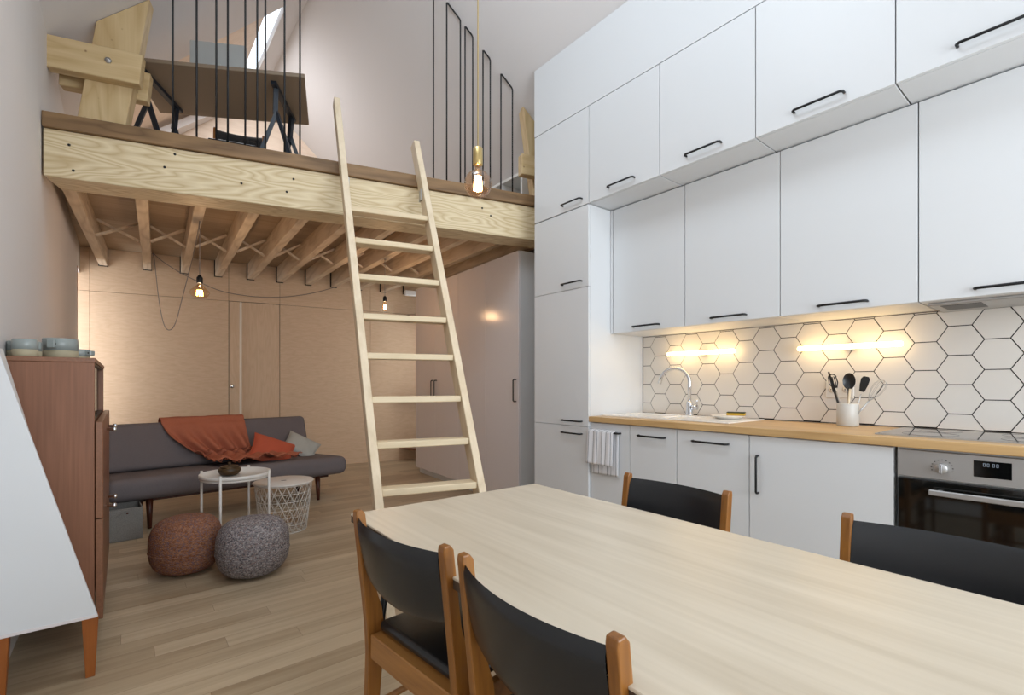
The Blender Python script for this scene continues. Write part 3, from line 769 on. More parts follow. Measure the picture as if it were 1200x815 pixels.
# tube lamps on the tiles
for (u0, u1, v0, lab) in ((782, 861, 413.5, 'glowing tube lamp on the tiles above the faucet'), (935, 1058, 406, 'glowing tube lamp on the tiles above the utensil crock')):
    XT = XW-.075
    p = UP(u0, v0, (XT, 0, 0), (1, 0, 0)); q = UP(u1, v0, (XT, 0, 0), (1, 0, 0)); zc_ = (UP((u0+u1)/2, v0, (XT, 0, 0), (1, 0, 0))).z
    yc = (p.y+q.y)/2; L = p.y-q.y
    t = thing('tube_lamp', lab, 'lamp', (XT, yc, zc_), 0, 'tube lamps over the worktop')
    obj('tube', MB().tube([(0, -L/2, 0), (0, -L/2+.006, 0), (0, L/2-.006, 0), (0, L/2, 0)], [.010, .0145, .0145, .010], 14), M['tube'], t)
    obj('holder', MB().box(.012, .064, -.035, .035, -.018, .018, .004), M['white_metal'], t)
# plate with sponge
pc = UP(853, 484, (3.12, 0, 0), (1, 0, 0)); pc.z = .92; py = UZ(853, 486, .925)
pp = Vector((3.10, 0, .9175)); pp.y = UP(853, 486, (pp.x, 0, 0), (1, 0, 0)).y
dsh = MB().lathe([(0, 0), (.07, 0), (.076, .004), (.108, .018), (.111, .021), (.105, .02), (.07, .008), (0, .007)], seg=40)
tag(obj('saucer', dsh, M['ceramic'], None, loc=pp), 'white saucer on the sink drainer holding the sponge', 'plate')
sp = thing('sponge', 'yellow sponge with green scourer lying on the white saucer', 'sponge', pp+Vector((.02, -.045, .0215)), .35)
obj('foam', MB().box(-.035, .035, -.055, .055, 0, .016, .004, 2), M['sponge_y'], sp)
obj('scourer', MB().box(-.035, .035, -.055, .055, .0162, .022, .002), M['sponge_g'], sp)
# crock and utensils
cp = Vector((3.165, 0, .91)); cp.y = UP(993.5, 485, (cp.x, 0, 0), (1, 0, 0)).y
tag(obj('utensil_crock', MB().lathe([(0, 0), (.05, 0), (.053, .004), (.053, .124), (.051, .127), (.047, .124), (.047, .012), (0, .012)], seg=36), M['crock'], None, loc=cp), 'pale grey cylindrical utensil crock on the worktop', 'crock')
def utensil(name, label, cat, u, v, base, parts):
    t = thing(name, label, cat, cp+Vector(base))
    tip = UP(u, v, (cp.x+.0, 0, 0), (1, 0, 0))-(cp+Vector(base))
    parts(t, tip); return t
def loc_frame(tip, roll=0.):
    z = tip.normalized(); x = Vector((1, 0, 0)); x = (x-z*x.dot(z)).normalized(); y = z.cross(x)
    m = Matrix((x, y, z)).transposed().to_4x4(); return Matrix.Translation(tip) @ m @ Matrix.Rotation(roll, 4, 'Z')
def scoop(w, h, depth, th=.003, n=14):
    """oval spoon head in the y-z plane, hollow towards -x"""
    m = MB()
    def f(sgn):
        def g_(a, c):
            r = a; an = c*2*PI
            return Vector((-depth*(r*r)+sgn*th/2+depth, r*w/2*math.sin(an), r*h/2*math.cos(an)))
        return g_
    m.grid(f(1), 6, 24); m.grid(f(-1), 6, 24); return m
def spoon(t, tip):
    m = scoop(.062, .092, .014).xform(loc_frame(tip)); obj('head', m, M['plastic_black'], t)
    obj('stem', MB().tube([(0, 0, .015), tip*.45, tip*.86], [.006, .005, .006], 8), M['plastic_black'], t)
def turner(t, tip):
    m = MB().prism([(-.012, -.05), (.012, -.05), (.019, -.01), (.020, .022), (.012, .036), (-.012, .036), (-.020, .022), (-.019, -.01)], 'x', -.002, .002, .0015)
    m.xform(loc_frame(tip, .2)); obj('blade', m, M['plastic_black'], t)
    obj('stem', MB().tube([(0, 0, .015), tip*.5, tip*.75], .004, 8), M['steel'], t)
def slotted(t, tip):
    m = MB()
    for k in range(-2, 3): m.tube([(0, k*.007*.6, -.03), (-.006, k*.011, 0), (0, k*.009, .035)], .0028, 6)
    m.tube(arc((0, 0, .03), .02, 0, PI, 8, (0, 1, 0), (0, 0, 1)), .003, 6)
    obj('head', m.xform(loc_frame(tip)), M['plastic_black'], t); obj('stem', MB().tube([(0, 0, .015), tip*.8], .004, 8), M['steel'], t)
def knife(t, tip):
    m = MB().bar(tip*.62, tip, .004, .018, up=(0, 0, 1), h2=.008); obj('blade', m, M['plastic_black'], t)
    obj('stem', MB().tube([(0, 0, .015), tip*.63], .006, 8), M['plastic_black'], t)
def whisk(t, tip):
    m = MB(); z = tip.normalized(); L = tip.length
    for k in range(4):
        a = k*PI/4; s_ = Vector((math.cos(a), math.sin(a), 0)); s_ = (s_-z*s_.dot(z)).normalized()
        pts = [z*(L*.55)]
        for i in range(1, 12):
            tt_ = i/12*PI*2
            pts.append(z*(L*.55+L*.225*(1-math.cos(tt_)))+s_*(.03*math.sin(tt_/2)*math.sin(tt_)*1.3))
        pts.append(z*(L*.55)); m.tube(pts, .0011, 5)
    obj('wires', m, M['steel'], t); obj('stem', MB().tube([(0, 0, .015), tip*.56], .004, 8), M['steel'], t)
def stick(t, tip):
    obj('stem', MB().tube([(0, 0, .015), tip], .006, 8), M['ladder'], t)
utensil('serving_spoon', 'black serving spoon standing upright in the crock', 'spoon', 995, 447, (0, 0, .0), spoon)
utensil('turner', 'black turner leaning right in the crock', 'spatula', 1013, 449, (.012, -.012, 0), turner)
utensil('slotted_spoon', 'black pronged spoon leaning left in the crock', 'spoon', 977, 449, (.015, .012, 0), slotted)
utensil('kitchen_knife', 'black spatula with pointed tip leaning far left in the crock', 'spatula', 971, 436, (-.012, .012, 0), knife)
utensil('whisk', 'steel wire whisk leaning far right in the crock', 'whisk', 1036, 446, (-.014, -.014, 0), whisk)
utensil('wooden_spoon', 'short pale wooden handle standing in the crock', 'spoon', 996, 456, (-.02, -.002, 0), stick)
# socket
k0_ = UP(968, 447, (XW-.012, 0, 0), (1, 0, 0)); k1_ = UP(1001, 467, (XW-.012, 0, 0), (1, 0, 0))
so = thing('wall_socket', 'white double socket on the tiles behind the crock', 'socket', (XW-.012, (k0_.y+k1_.y)/2, (k0_.z+k1_.z)/2))
hw = (k0_.y-k1_.y)/2; hh = (k0_.z-k1_.z)/2
obj('plate', MB().box(-.008, .0, -hw, hw, -hh, hh, .003), M['socket'], so)
for sg in (-1, 1):
    o_ = obj('outlet', MB().lathe([(0, 0), (.019, 0), (.019, .002), (0, .002)], seg=20).xform(Matrix.Translation((-.008, sg*hw/2, 0)) @ Matrix.Rotation(-PI/2, 4, 'Y')), M['ceramic'], so)
    obj('holes', MB().box(-.0112, -.0102, sg*hw/2-.009, sg*hw/2-.004, -.003, .003).box(-.0112, -.0102, sg*hw/2+.004, sg*hw/2+.009, -.003, .003), M['plastic_black'], o_)
# hob
hg = MB().box(2.75, 3.235, .07, .70, .9095, .9145, .0015)
hp = thing('hob', 'black glass hob set in the worktop above the oven', 'hob', (2.99, .385, .9095))
obj('glass', hg, M['hobglass'], hp, world=True)
obj('steel_rim', MB().box(2.742, 2.749, .066, .704, .9092, .9142).box(2.7495, 3.235, .7005, .706, .9092, .9142), M['steel'], hp, world=True)
zn = MB()
for (x, y, r) in ((2.88, .22, .08), (3.1, .22, .1), (2.88, .53, .1), (3.1, .53, .08)):
    zn.tube([(x+r*math.cos(a), y+r*math.sin(a), .9146) for a in [2*PI*i/40 for i in range(40)]], .0006, 4, closed=True)
obj('zone_rings', zn, plain('zone_print', '3a3a3c', .3), hp, world=True)
# towel over the first base handle
def tow(u, v):
    # v 0..1 down the front, over the bar and down the back
    y = 2.385-.235*u
    y += .004*math.sin(u*19)*(.3+abs(v-.5))
    zt2 = .816; xf = XB-.047; L1, L2 = .27, .31
    s = v*(L1+L2)
    fold = .002*math.sin(u*25+v*3)
    if s < L2: return Vector((XB-.012-.004*(1-s/L2)+fold*.4, y-.03*(1-s/L2)*0-.02, zt2-(L2-s)))
    s -= L2
    ang = min(1., s/.03)*PI
    if s < .03: return Vector((XB-.03-.018*(-math.cos(ang)), y-.02, zt2+.008*math.sin(ang)))
    return Vector((XB-.048-.012*(s/L1)+fold, y, zt2-(s-.03)))
tw = MB().grid(tow, 36, 40, uv=True)
o = obj('tea_towel', tw, M['towel'], world=True, mods=[('SOLIDIFY', {'thickness': .003})])
tag(o, 'white tea towel with dark stripes hanging from a base cabinet handle', 'towel')
# ------------------------------------------------------------------ dining table
TZ = .72
t1 = UZ(411, 602.5, TZ); t2_ = UZ(627, 567, TZ)
tx0, tx1, tyE = t1.x, t2_.x, (t1.y+t2_.y)/2
ty0 = -.35
nl = UZ(742, 808, TZ); nr = UZ(1200, 710, TZ)
def ex(p, q, y): return p.x+(q.x-p.x)*(y-p.y)/(q.y-p.y)
quad = [(ex(t1, nl, ty0), ty0), (ex(t2_, nr, ty0), ty0), (t2_.x, t2_.y), (t1.x, t1.y)]
dt = thing('dining_table', 'pale birch dining table on black hairpin legs', 'table', ((tx0+tx1)/2, (ty0+tyE)/2, 0))
obj('tabletop', MB().prism(quad, 'z', TZ-.006, TZ, .0015), M['table'], dt, world=True)
qc = [(x*.998+.998*0+.002*.96, y*.998+.002*.6) for x, y in quad]
obj('top_core', MB().prism(qc, 'z', TZ-.026, TZ-.0062), M['edge'], dt, world=True)
for lx, ly in ((tx0+.07, tyE-.07), (tx1-.07, tyE-.07), (tx0+.07, ty0+.07), (tx1-.07, ty0+.07)):
    sx = 1 if lx < 1 else -1; sy = -1 if ly > .5 else 1
    m = MB(); ft = Vector((lx-.03*sx, ly-.03*sy, .006))
    m.tube([(lx+.05*sx, ly, TZ-.03), ft+Vector((.004, 0, .02)), ft, ft+Vector((0, .004, .02)), (lx, ly+.07*sy, TZ-.03)], .006, 8)
    m.box(min(lx-.03*sx, lx+.09*sx), max(lx-.03*sx, lx+.09*sx), min(ly-.03*sy, ly+.09*sy), max(ly-.03*sy, ly+.09*sy), TZ-.031, TZ-.0262)
    obj('leg', m, M['black'], dt, world=True)
# ------------------------------------------------------------------ chairs (local: faces +x, back at x=0)
def make_chair(label, group):
    t = thing('dining_chair', label, 'chair', (0, 0, 0), 0, group)
    HW = .205; ZTOP = .79
    for s in (-1, 1):
        prof = [(-.068, ZTOP-.012), (-.066, ZTOP), (-.05, ZTOP+.002), (-.040, ZTOP-.01), (-.018, .60), (.012, .50), (.020, .44), (.016, .36), (-.002, .16), (-.018, 0), (-.046, 0), (-.036, .2), (-.03, .38), (-.034, .46), (-.042, .54)]
        y0, y1 = (s*HW-.012, s*HW+.012)
        obj('rear_leg', MB().prism(prof, 'y', y0, y1, .003, 2), M['teak'], t)
        obj('front_leg', MB().hexa([(.385, s*HW-.012, 0), (.412, s*HW-.012, 0), (.412, s*HW+.012, 0), (.385, s*HW+.012, 0), (.375, s*HW-.016, .40), (.418, s*HW-.016, .40), (.418, s*HW+.016, .40), (.375, s*HW+.016, .40)], .003), M['teak'], t)
        obj('seat_rail', MB().box(.022, .374, s*HW-.011, s*HW+.011, .375, .435, .003), M['teak_x'], t)
        obj('stretcher', MB().tube([(.0, s*HW, .22), (.385, s*HW, .24)], .0095, 10), M['teak_x'], t)
    obj('seat_rail', MB().box(-.026, .012, -HW+.0125, HW-.0125, .365, .435, .003), M['teak_x'], t)
    obj('seat_rail', MB().box(.38, .41, -HW+.017, HW-.017, .365, .415, .003), M['teak_x'], t)
    obj('stretcher', MB().tube([(.19, -HW+.01, .232), (.19, HW-.01, .232)], .009, 10), M['teak_x'], t)
    obj('seat', MB().box(.0, .44, -HW+.014, HW-.014, .436, .468, .014, 4), M['vinyl'], t)
    def back(side):
        def f(a, b):
            y = (a*2-1)*(HW-.0125); k = 1-(a*2-1)**2
            z0 = .605-.02*k; z1 = .772
            z = z0+(z1-z0)*b
            xb_ = -.018+(.60-z)*.19
            xx = xb_-.034*k
            e = math.sqrt(max(0, 1-(2*b-1)**4))
            return Vector((xx-.0105+side*.0105*e, y, z))
        return f
    m = MB().grid(back(1), 22, 12); m.grid(back(-1), 22, 12)
    obj('backrest', m, M['vinyl'], t)
    for s in (-1, 1):
        obj('screw', MB().lathe([(0, 0), (.005, 0), (.004, .003), (0, .003)], seg=10).xform(Matrix.Translation((-.0405, s*HW, .735)) @ Matrix.Rotation(-PI/2+.18, 4, 'Y') @ Matrix.Translation((0, 0, .012))), M['black'], t)
    return t
ch = make_chair('black vinyl and teak chair at the left far corner of the dining table', 'chairs around the dining table')
ZB = .79
def chair_at(pL, pR):
    a = UZ(*pL, ZB); b_ = UZ(*pR, ZB); c = (a+b_)/2; d = (b_-a).normalized(); f = Vector((-d.y, d.x, 0))
    return c, f
c, f = chair_at((419, 598), (523, 640)); c = c+f*.056; ch.location = (c.x, c.y, 0); ch.rotation_euler.z = math.atan2(f.y, f.x)
c, f = chair_at((545, 650), (721, 744)); c = c+f*.056
dup(ch, (c.x, c.y, 0), math.atan2(f.y, f.x), 'nearest black vinyl and teak chair, at the bottom edge of the photograph')
c, f = chair_at((865, 578), (728, 553)); c = c+f*.056
dup(ch, (c.x, c.y, 0), math.atan2(f.y, f.x), 'black vinyl and teak chair on the kitchen side, nearest the towel')
q = UZ(997, 602, ZB)
dup(ch, (q.x-.056, q.y-.2, 0), PI+.02, 'black vinyl and teak chair in front of the oven, cut off by the right edge')
q = UP(280, 148, (0, 5.05, 0), BN)
lc = UZ(280, 151, LF+ZB)
dup(ch, (lc.x, lc.y, LF), BA-PI/2, 'black chair behind the desk up on the loft', 'chairs around the dining table')['group'] = 'matching black chairs'
# ------------------------------------------------------------------ pendants
def pendant(name, label, p, ztop, style, anchor=None):
    t = thing(name, label, 'pendant lamp', p)
    if style == 'globe':
        R = .0625
        obj('cord', MB().tube([(0, 0, .165), (0, 0, ztop-p.z)], .003, 8), M['cord_gold'], t)
        obj('socket_sleeve', MB().lathe([(0, .085), (.021, .085), (.022, .088), (.022, .162), (.018, .166), (0, .166)], seg=28), M['brass'], t)
        prof = [(R*math.sin(a), -R*math.cos(a)) for a in [PI*i/20*.93 for i in range(21)]]+[(.013, .066), (.013, .084)]
        obj('bulb', MB().lathe(prof, seg=36), M['bulb'], t)
        m = MB()
        for k in range(6):
            a = k*PI/3; m.tube([(.016*math.cos(a), .016*math.sin(a), -.028), (.012*math.cos(a), .012*math.sin(a), .034)], .006, 6)
        obj('filament', m, M['filament2'], t)
    elif style == 'onion':
        obj('cord', MB().tube([(0, 0, .13), (0, 0, ztop-p.z)], .003, 8), M['cord_grey'], t)
        obj('lamp_holder', MB().lathe([(0, .07), (.022, .07), (.023, .074), (.023, .115), (.016, .125), (.008, .14), (0, .14)], seg=24), M['black'], t)
        prof = [(0, -.052), (.03, -.051), (.05, -.043), (.066, -.026), (.071, -.008), (.066, .008), (.045, .03), (.028, .046), (.016, .058), (.014, .072)]
        obj('bulb', MB().lathe(prof, seg=36), M['amber'], t)
        m = MB()
        for k in range(8):
            a = k*PI/4; m.tube([(.022*math.cos(a), .022*math.sin(a), -.035), (.018*math.cos(a), .018*math.sin(a), .012)], .003, 6)
        obj('filament', m, M['filament'], t)
    else:
        obj('cord', MB().tube([(0, 0, .1), (0, 0, ztop-p.z)], .003, 8), M['cord_grey'], t)
        obj('lamp_holder', MB().lathe([(0, .05), (.019, .05), (.02, .054), (.02, .095), (.008, .11), (0, .11)], seg=24), M['black'], t)
        prof = [(0, -.055), (.02, -.05), (.03, -.032), (.032, -.012), (.028, .01), (.018, .032), (.013, .045), (.013, .052)]
        obj('bulb', MB().lathe(prof, seg=32), M['amber'], t)
        m = MB()
        for k in range(6):
            a = k*PI/3; m.tube([(.013*math.cos(a), .013*math.sin(a), -.03), (.01*math.cos(a), .01*math.sin(a), .015)], .003, 6)
        obj('filament', m, M['filament'], t)
    return t
def lamp_light(name, p, power, col, r=.02):
    l = bpy.data.lights.new(name, 'POINT'); l.energy = power; l.color = col; l.shadow_soft_size = r
    o = bpy.data.objects.new(name, l); C.objects.link(o); o.location = p; return o
pg = Vector((0, 0, HC))+ray(560, 216)*2.2
zc2 = zl(pg.x) if pg.x < XR else zr(pg.x)
pendant('pendant_lamp', 'clear globe bulb in a brass sleeve hanging in front of the loft beam', pg, zc2-.003, 'globe')
lamp_light('globe_bulb_light', pg, 3., (1, .72, .42))
d3 = ray(234, 342); jf, jbk = joists[2]
tj = 4.02; po = Vector((0, 0, HC))+d3*tj
pendant('pendant_lamp', 'onion shaped amber bulb on a grey cord under the left of the loft', po, 2.5+.0, 'onion')
lamp_light('amber_bulb_light', po, 8., (1, .77, .54))
p2 = Vector((0, 0, HC))+ray(451, 359)*5.25
pendant('pendant_lamp', 'small amber bulb on a grey cord near the wardrobe, seen between ladder rungs', p2, 2.5, 'edison')
lamp_light('small_bulb_light', p2, 10., (1, .70, .45))
# swagged cable along the joists
def on(u, v, off_): return UP(u, v, BW0-BWN*off_, BWN)
kp_ = [(234, 262), (222, 300), (213, 352), (206, 378), (199, 387), (192, 380), (186, 350), (181, 305), (179, 297), (190, 306), (210, 319), (234, 331), (262, 342), (300, 348), (335, 348), (365, 344), (392, 337)]
cw = [on(u, v, .13) for u, v in kp_]; cw = [Vector((po.x, po.y, 2.488)), UZ(229, 288, 2.488), UZ(222, 317, 2.488)]+[on(u, v, .13) for u, v in kp_[2:]]
def smooth(pts, n=6):
    out = []; P = [pts[0]]+pts+[pts[-1]]
    for i in range(1, len(P)-2):
        for k in range(n):
            t = k/n; a, b_, c_, d_ = P[i-1], P[i], P[i+1], P[i+2]
            out.append(.5*((2*b_)+(c_-a)*t+(2*a-5*b_+4*c_-d_)*t*t+(3*b_-a-3*c_+d_)*t**3))
    return out+[pts[-1]]
tag(obj('lamp_cable', MB().tube(smooth(cw), .0045, 6), M['cord_grey'], world=True), 'grey lamp cable swagged in loops below the loft joists', 'cable')
# ------------------------------------------------------------------ tall walnut cabinet on the left
CX1 = -.098; CY0, CY1 = 2.75, 3.93; CZ0, CZ1 = .138, 1.237; CM = .962
cb = thing('sideboard', 'tall walnut cabinet with chrome knobs against the left wall', 'cabinet', ((XL+.018+CX1)/2, (CY0+CY1)/2, 0))
b = MB(); X0 = XL+.018; th = .018
b.box(X0, CX1, CY0, CY0+th, CZ0, CZ1, .001).box(X0, CX1, CY1-th, CY1, CZ0, CZ1, .001).box(X0, X0+.01, CY0+th, CY1-th, CZ0, CZ1)
b.box(X0+.01, CX1-.01, CY0+th, CY1-th, CZ0, CZ0+th).box(X0+.01, CX1-.002, CY0+th, CY1-th, CM, CM+th)
obj('carcass', b, M['walnut'], cb, world=True)
obj('top', MB().box(X0-.002+.002, CX1+.004, CY0-.002, CY1+.002, CZ1+.0005, CZ1+.02, .002), M['walnut_y'], cb, world=True)
ym_ = (CY0+CY1)/2
gl = obj('sliding_pane', MB().box(CX1-.018, CX1-.013, CY0+th, ym_+.03, CM+th+.004, CZ1-.004), M['pane'], cb, world=True)
gl = obj('sliding_pane', MB().box(CX1-.028, CX1-.023, ym_-.03, CY1-th, CM+th+.004, CZ1-.004), M['pane'], cb, world=True)
obj('pane_track', MB().box(CX1-.034, CX1-.004, CY0+th, CY1-th, CM+th+.0005, CM+th+.004).box(CX1-.034, CX1-.004, CY0+th, CY1-th, CZ1-.006, CZ1-.001), M['plastic_black'], cb, world=True)
for (y0, y1) in ((CY0-.004, ym_-.002), (ym_+.002, CY1+.004)):
    for (z0, z1, kz) in ((.564, .982, .908), (CZ0-.01, .56, .51)):
        d = obj('door', MB().box(CX1+.003, CX1+.028, y0, y1, z0, z1, .002), M['walnut_y'], cb, world=True)
        ky = y0+.12 if y0 < ym_-.1 else y1-.12
        ky = ym_-.06 if y0 < ym_-.1 else ym_+.2
        k_ = MB().lathe([(0, 0), (.006, 0), (.006, .02), (.012, .026), (.013, .036), (.008, .041), (0, .042)], seg=18).xform(Matrix.Translation((CX1+.028, ky, kz)) @ Matrix.Rotation(PI/2, 4, 'Y'))
        obj('knob', k_, M['chrome'], d, world=True)
for lx in (X0+.04, CX1-.05):
    for ly in (3.15, CY1-.08):
        obj('leg', MB().tube([(lx, ly, CZ0-.0005), (lx, ly, .001)], [.018, .011], 14), M['leg_dark'], cb, world=True)
# mugs on the cabinet
def mug(label, p, r, h, hang, partial=False):
    t = thing('mug', label, 'mug', p, hang, 'stoneware mugs on the walnut cabinet')
    hb_ = h*.42
    obj('body', MB().lathe([(r*.93, hb_), (r, hb_+.002), (r, h), (r-.003, h+.002), (r-.006, h), (r-.006, .012), (0, .012)], seg=40), M['mug_blue'], t)
    obj('base', MB().lathe([(0, 0), (r*.92, 0), (r*.975, .004), (r*.99, hb_), (r*.93, hb_+.0005)], seg=40), M['mug_base'], t)
    hz = h*.72; s_ = h*.2
    hm = MB(); hm.box(r-.002, r+.024, -.014, .014, hz-s_, hz+s_, .003)
    ho = obj('handle', hm, M['mug_blue'], t)
    obj('handle_hole', MB().tube([(r+.012, -.0145, hz), (r+.012, .0145, hz)], .004, 8), M['dark_gap'], ho)
    return t
CT = CZ1+.0205
def mp(u, y): return Vector((UP(u, 420, (0, y, 0), (0, 1, 0)).x, y, CT))
mug('blue grey stoneware mug in the middle of the cabinet top, square handle to the right', mp(29, 2.93), .055, .068, -.95)
mug('largest blue grey stoneware mug on the cabinet top', mp(71, 3.02), .062, .092, -1.9)
mug('small blue grey mug at the right edge of the cabinet top', mp(92, 3.28), .045, .06, -.6)
mug('stoneware mug at the left edge of the photograph, barely in view', Vector((XL+.07, 2.81, CT)), .04, .07, 1.2)
# ------------------------------------------------------------------ white slanted cabinet on tapered legs
PY = 2.485
pa = UP(115, 723, (0, PY, 0), (0, 1, 0)); pt = UP(0, 470, (0, PY, 0), (0, 1, 0))
sl = (pa.x-pt.x)/(pt.z-pa.z); ZP = pa.z; ztp = 1.3
wc = thing('slanted_cabinet', 'white cabinet with sloping front edge on tapered wooden legs, lower left corner', 'cabinet', (pa.x-.14, PY+.1, 0))
xw0 = XL+.02
xt = max(pa.x-sl*(ztp-ZP), xw0+.01)
obj('side_panel', MB().prism([(pa.x, ZP), (xt, ztp), (xw0, ztp), (xw0, ZP)], 'y', PY, PY+.016, .001), M['white'], wc, world=True)
obj('body', MB().prism([(pa.x-.05, ZP), (max(xt-.03, xw0+.004), ztp-.02), (xw0, ztp-.02), (xw0, ZP)], 'y', PY+.017, PY+.2, .001), M['white_matte'], wc, world=True)
obj('bottom_bead', MB().box(xw0, pa.x-.002, PY-.004, PY, ZP, ZP+.012, .001), M['white_gloss'], wc, world=True)
for lx, ly, r0_, r1_ in ((UP(106, 731, (0, PY+.03, 0), (0, 1, 0)).x, PY+.03, .05, .028), (UP(0, 750, (0, PY+.03, 0), (0, 1, 0)).x, PY+.03, .05, .028), (UP(106, 731, (0, PY+.17, 0), (0, 1, 0)).x, PY+.17, .02, .014), (UP(0, 750, (0, PY+.17, 0), (0, 1, 0)).x, PY+.17, .02, .014)):
    obj('leg', MB().hexa([(lx-r1_/2, ly-r1_/2, .001), (lx+r1_/2, ly-r1_/2, .001), (lx+r1_/2, ly+r1_/2, .001), (lx-r1_/2, ly+r1_/2, .001),
                          (lx-r0_/2, ly-r0_/2, ZP-.0005), (lx+r0_/2, ly-r0_/2, ZP-.0005), (lx+r0_/2, ly+r0_/2, ZP-.0005), (lx-r0_/2, ly+r0_/2, ZP-.0005)], .001), M['cherry'], wc, world=True)
# ------------------------------------------------------------------ sofa
f0 = UZ(175, 619, 0); f1 = UZ(372, 586, 0)
se = (f1-f0).normalized(); sang = math.atan2(se.y, se.x); fl_ = (f1-f0).length
so_ = thing('sofa', 'grey upholstered sofa with tapered dark legs under the loft', 'sofa', (f0.x, f0.y, 0), sang)
SL0, SL1 = -.28, fl_+.26; SD = .80
seat = MB().hexa([(SL0, -.13, .245), (SL1, -.13, .245), (SL1, SD-.15, .215), (SL0, SD-.15, .215), (SL0, -.13, .425), (SL1, -.13, .425), (SL1, SD-.15, .375), (SL0, SD-.15, .375)], .07, 5)
obj('seat', seat, M['sofa'], so_)
bx0, bx1 = SL0+.02, SL1-.13
back = MB().hexa([(bx0, .50, .40), (bx1, .50, .40), (bx1, .62, .36), (bx0, .62, .36), (bx0, .66, .80), (bx1, .66, .80), (bx1, .77, .77), (bx0, .77, .77)], .045, 4)
obj('backrest', back, M['sofa'], so_)
obj('frame', MB().box(SL0+.1, SL1-.1, .12, SD-.2, .19, .232).box(SL0+.3, SL0+.36, .56, .64, .2, .42).box(SL1-.36, SL1-.3, .56, .64, .2, .42), M['leg_dark'], so_)
for lx in (0, fl_):
    for ly, k in ((0, -1), (SD-.3, 1)):
        obj('leg', MB().tube([(lx, ly, .25), (lx, ly+.02*k, .001)], [.027, .014], 14), M['leg_dark'], so_)
# throw blanket: path over the back, down and along the seat
path = [(.77, .60), (.785, .72), (.775, .795), (.73, .822), (.66, .815), (.62, .74), (.57, .60), (.52, .48), (.47, .435), (.38, .425), (.26, .43), (.14, .437), (.03, .44)]
def plen(pp):
    a = [0]
    for p, q in zip(pp, pp[1:]): a.append(a[-1]+math.hypot(q[0]-p[0], q[1]-p[1]))
    return a
PA = plen(path)
def pat(t):
    s = t*PA[-1]
    for i in range(len(path)-1):
        if s <= PA[i+1]+1e-9:
            k = (s-PA[i])/(PA[i+1]-PA[i]); return (path[i][0]+(path[i+1][0]-path[i][0])*k, path[i][1]+(path[i+1][1]-path[i][1])*k, path[i+1][0]-path[i][0], path[i+1][1]-path[i][1])
    return path[-1]+(0, -1)
def sx_of(u, v, y, z):
    """local x on the sofa for a pixel at local depth y"""
    R = ROOT[so_.name]; n = R.to_3x3() @ Vector((0, 1, 0)); p = R @ Vector((0, y, 0))
    return (R.inverted() @ UP(u, v, p, n)).x
xl0, xr0 = sx_of(187, 500, .70, 0), sx_of(284, 496, .70, 0)
xl1, xr1 = sx_of(235, 543, .45, 0), sx_of(300, 540, .40, 0)
xl2, xr2 = sx_of(250, 548, .2, 0), sx_of(345, 545, .2, 0)
def throw(a, t):
    y, z, dy, dz = pat(t)
    k = min(1., max(0, (t-.25)/.35)); k2 = min(1., max(0, (t-.6)/.4))
    L = xl0+(xl1-xl0)*k*k+(xl2-xl1)*k2; Rr = xr0+(xr1-xr0)*k*k+(xr2-xr1)*k2
    x = L+(Rr-L)*a
    n = Vector((0, -dz, dy)); n = n.normalized() if n.length else Vector((0, 0, 1))
    if n.z < 0 and t > .3: n = -n
    amp = .002+.030*min(1, max(0, (t-.33)/.15))*(1-.5*min(1, max(0, (t-.62)/.1)))
    w = amp*(1+math.sin(a*31+t*5*(1-a)+1.2*math.sin(t*7)))+.008*(1+math.sin(a*13-t*6))*min(1, t*2)
    if t < .3: n = Vector((0, .2, 1)).normalized() if t > .15 else Vector((0, 1, 0)); w *= .5
    if t > .62: w += .014*(1+math.sin(t*60+a*9))*.5
    return Vector((x, y, z))+n*(w+.004)
th_ = MB().grid(throw, 70, 60)
bt = thing('throw_blanket', 'terracotta throw draped over the back and seat of the sofa', 'blanket', (f0.x, f0.y, 0), sang)
obj('cloth', th_, M['throw'], bt, mods=[('SOLIDIFY', {'thickness': .006, 'offset': 1})])
fr = MB()
for i in range(46):
    a = (i+.5)/46; p = throw(a, 1.)
    fr.tube([p, p+Vector((random.uniform(-.015, .015), -.025, random.uniform(-.004, .006))), p+Vector((random.uniform(-.02, .02), -.055, -.004))], .0025, 5)
obj('fringe', fr, M['throw'], bt)
# cushions
def cushion(label, ctr, w, h, t, mat, rotm):
    o = thing('cushion', label, 'cushion', ctr, 0, 'cushions on the sofa')
    def side(s):
        def f(a, b):
            x, y = a*2-1, b*2-1
            k = (1-abs(x)**2.6)*(1-abs(y)**2.6)
            pin = 1-.10*(1-abs(x)**2)*abs(y)**2; pin2 = 1-.10*(1-abs(y)**2)*abs(x)**2
            return Vector((x*w/2*pin2, y*h/2*pin, s*t/2*math.sqrt(max(0, k))+.004*math.sin(7*x+3*y)*k))
        return f
    m = MB().grid(side(1), 24, 24); m.grid(side(-1), 24, 24)
    obj('cover', m.xform(rotm), mat, o)
    rim = [Vector((x*w/2*(1-.10*(1-abs(y)**2)*abs(x)**2), y*h/2*(1-.10*(1-abs(x)**2)*abs(y)**2), 0)) for x, y in [(-1+2*i/12, -1) for i in range(12)]+[(1, -1+2*i/12) for i in range(12)]+[(1-2*i/12, 1) for i in range(12)]+[(-1, 1-2*i/12) for i in range(12)]]
    obj('seam', MB().tube(rim, .004, 6, closed=True).xform(rotm), mat, o)
    return o
Rs = ROOT[so_.name]
def s_at(u, v, y):
    n = Rs.to_3x3() @ Vector((0, 1, 0)); return UP(u, v, Rs @ Vector((0, y, 0)), n)
co = s_at(319, 529, .31); cg = s_at(353, 523, .42)
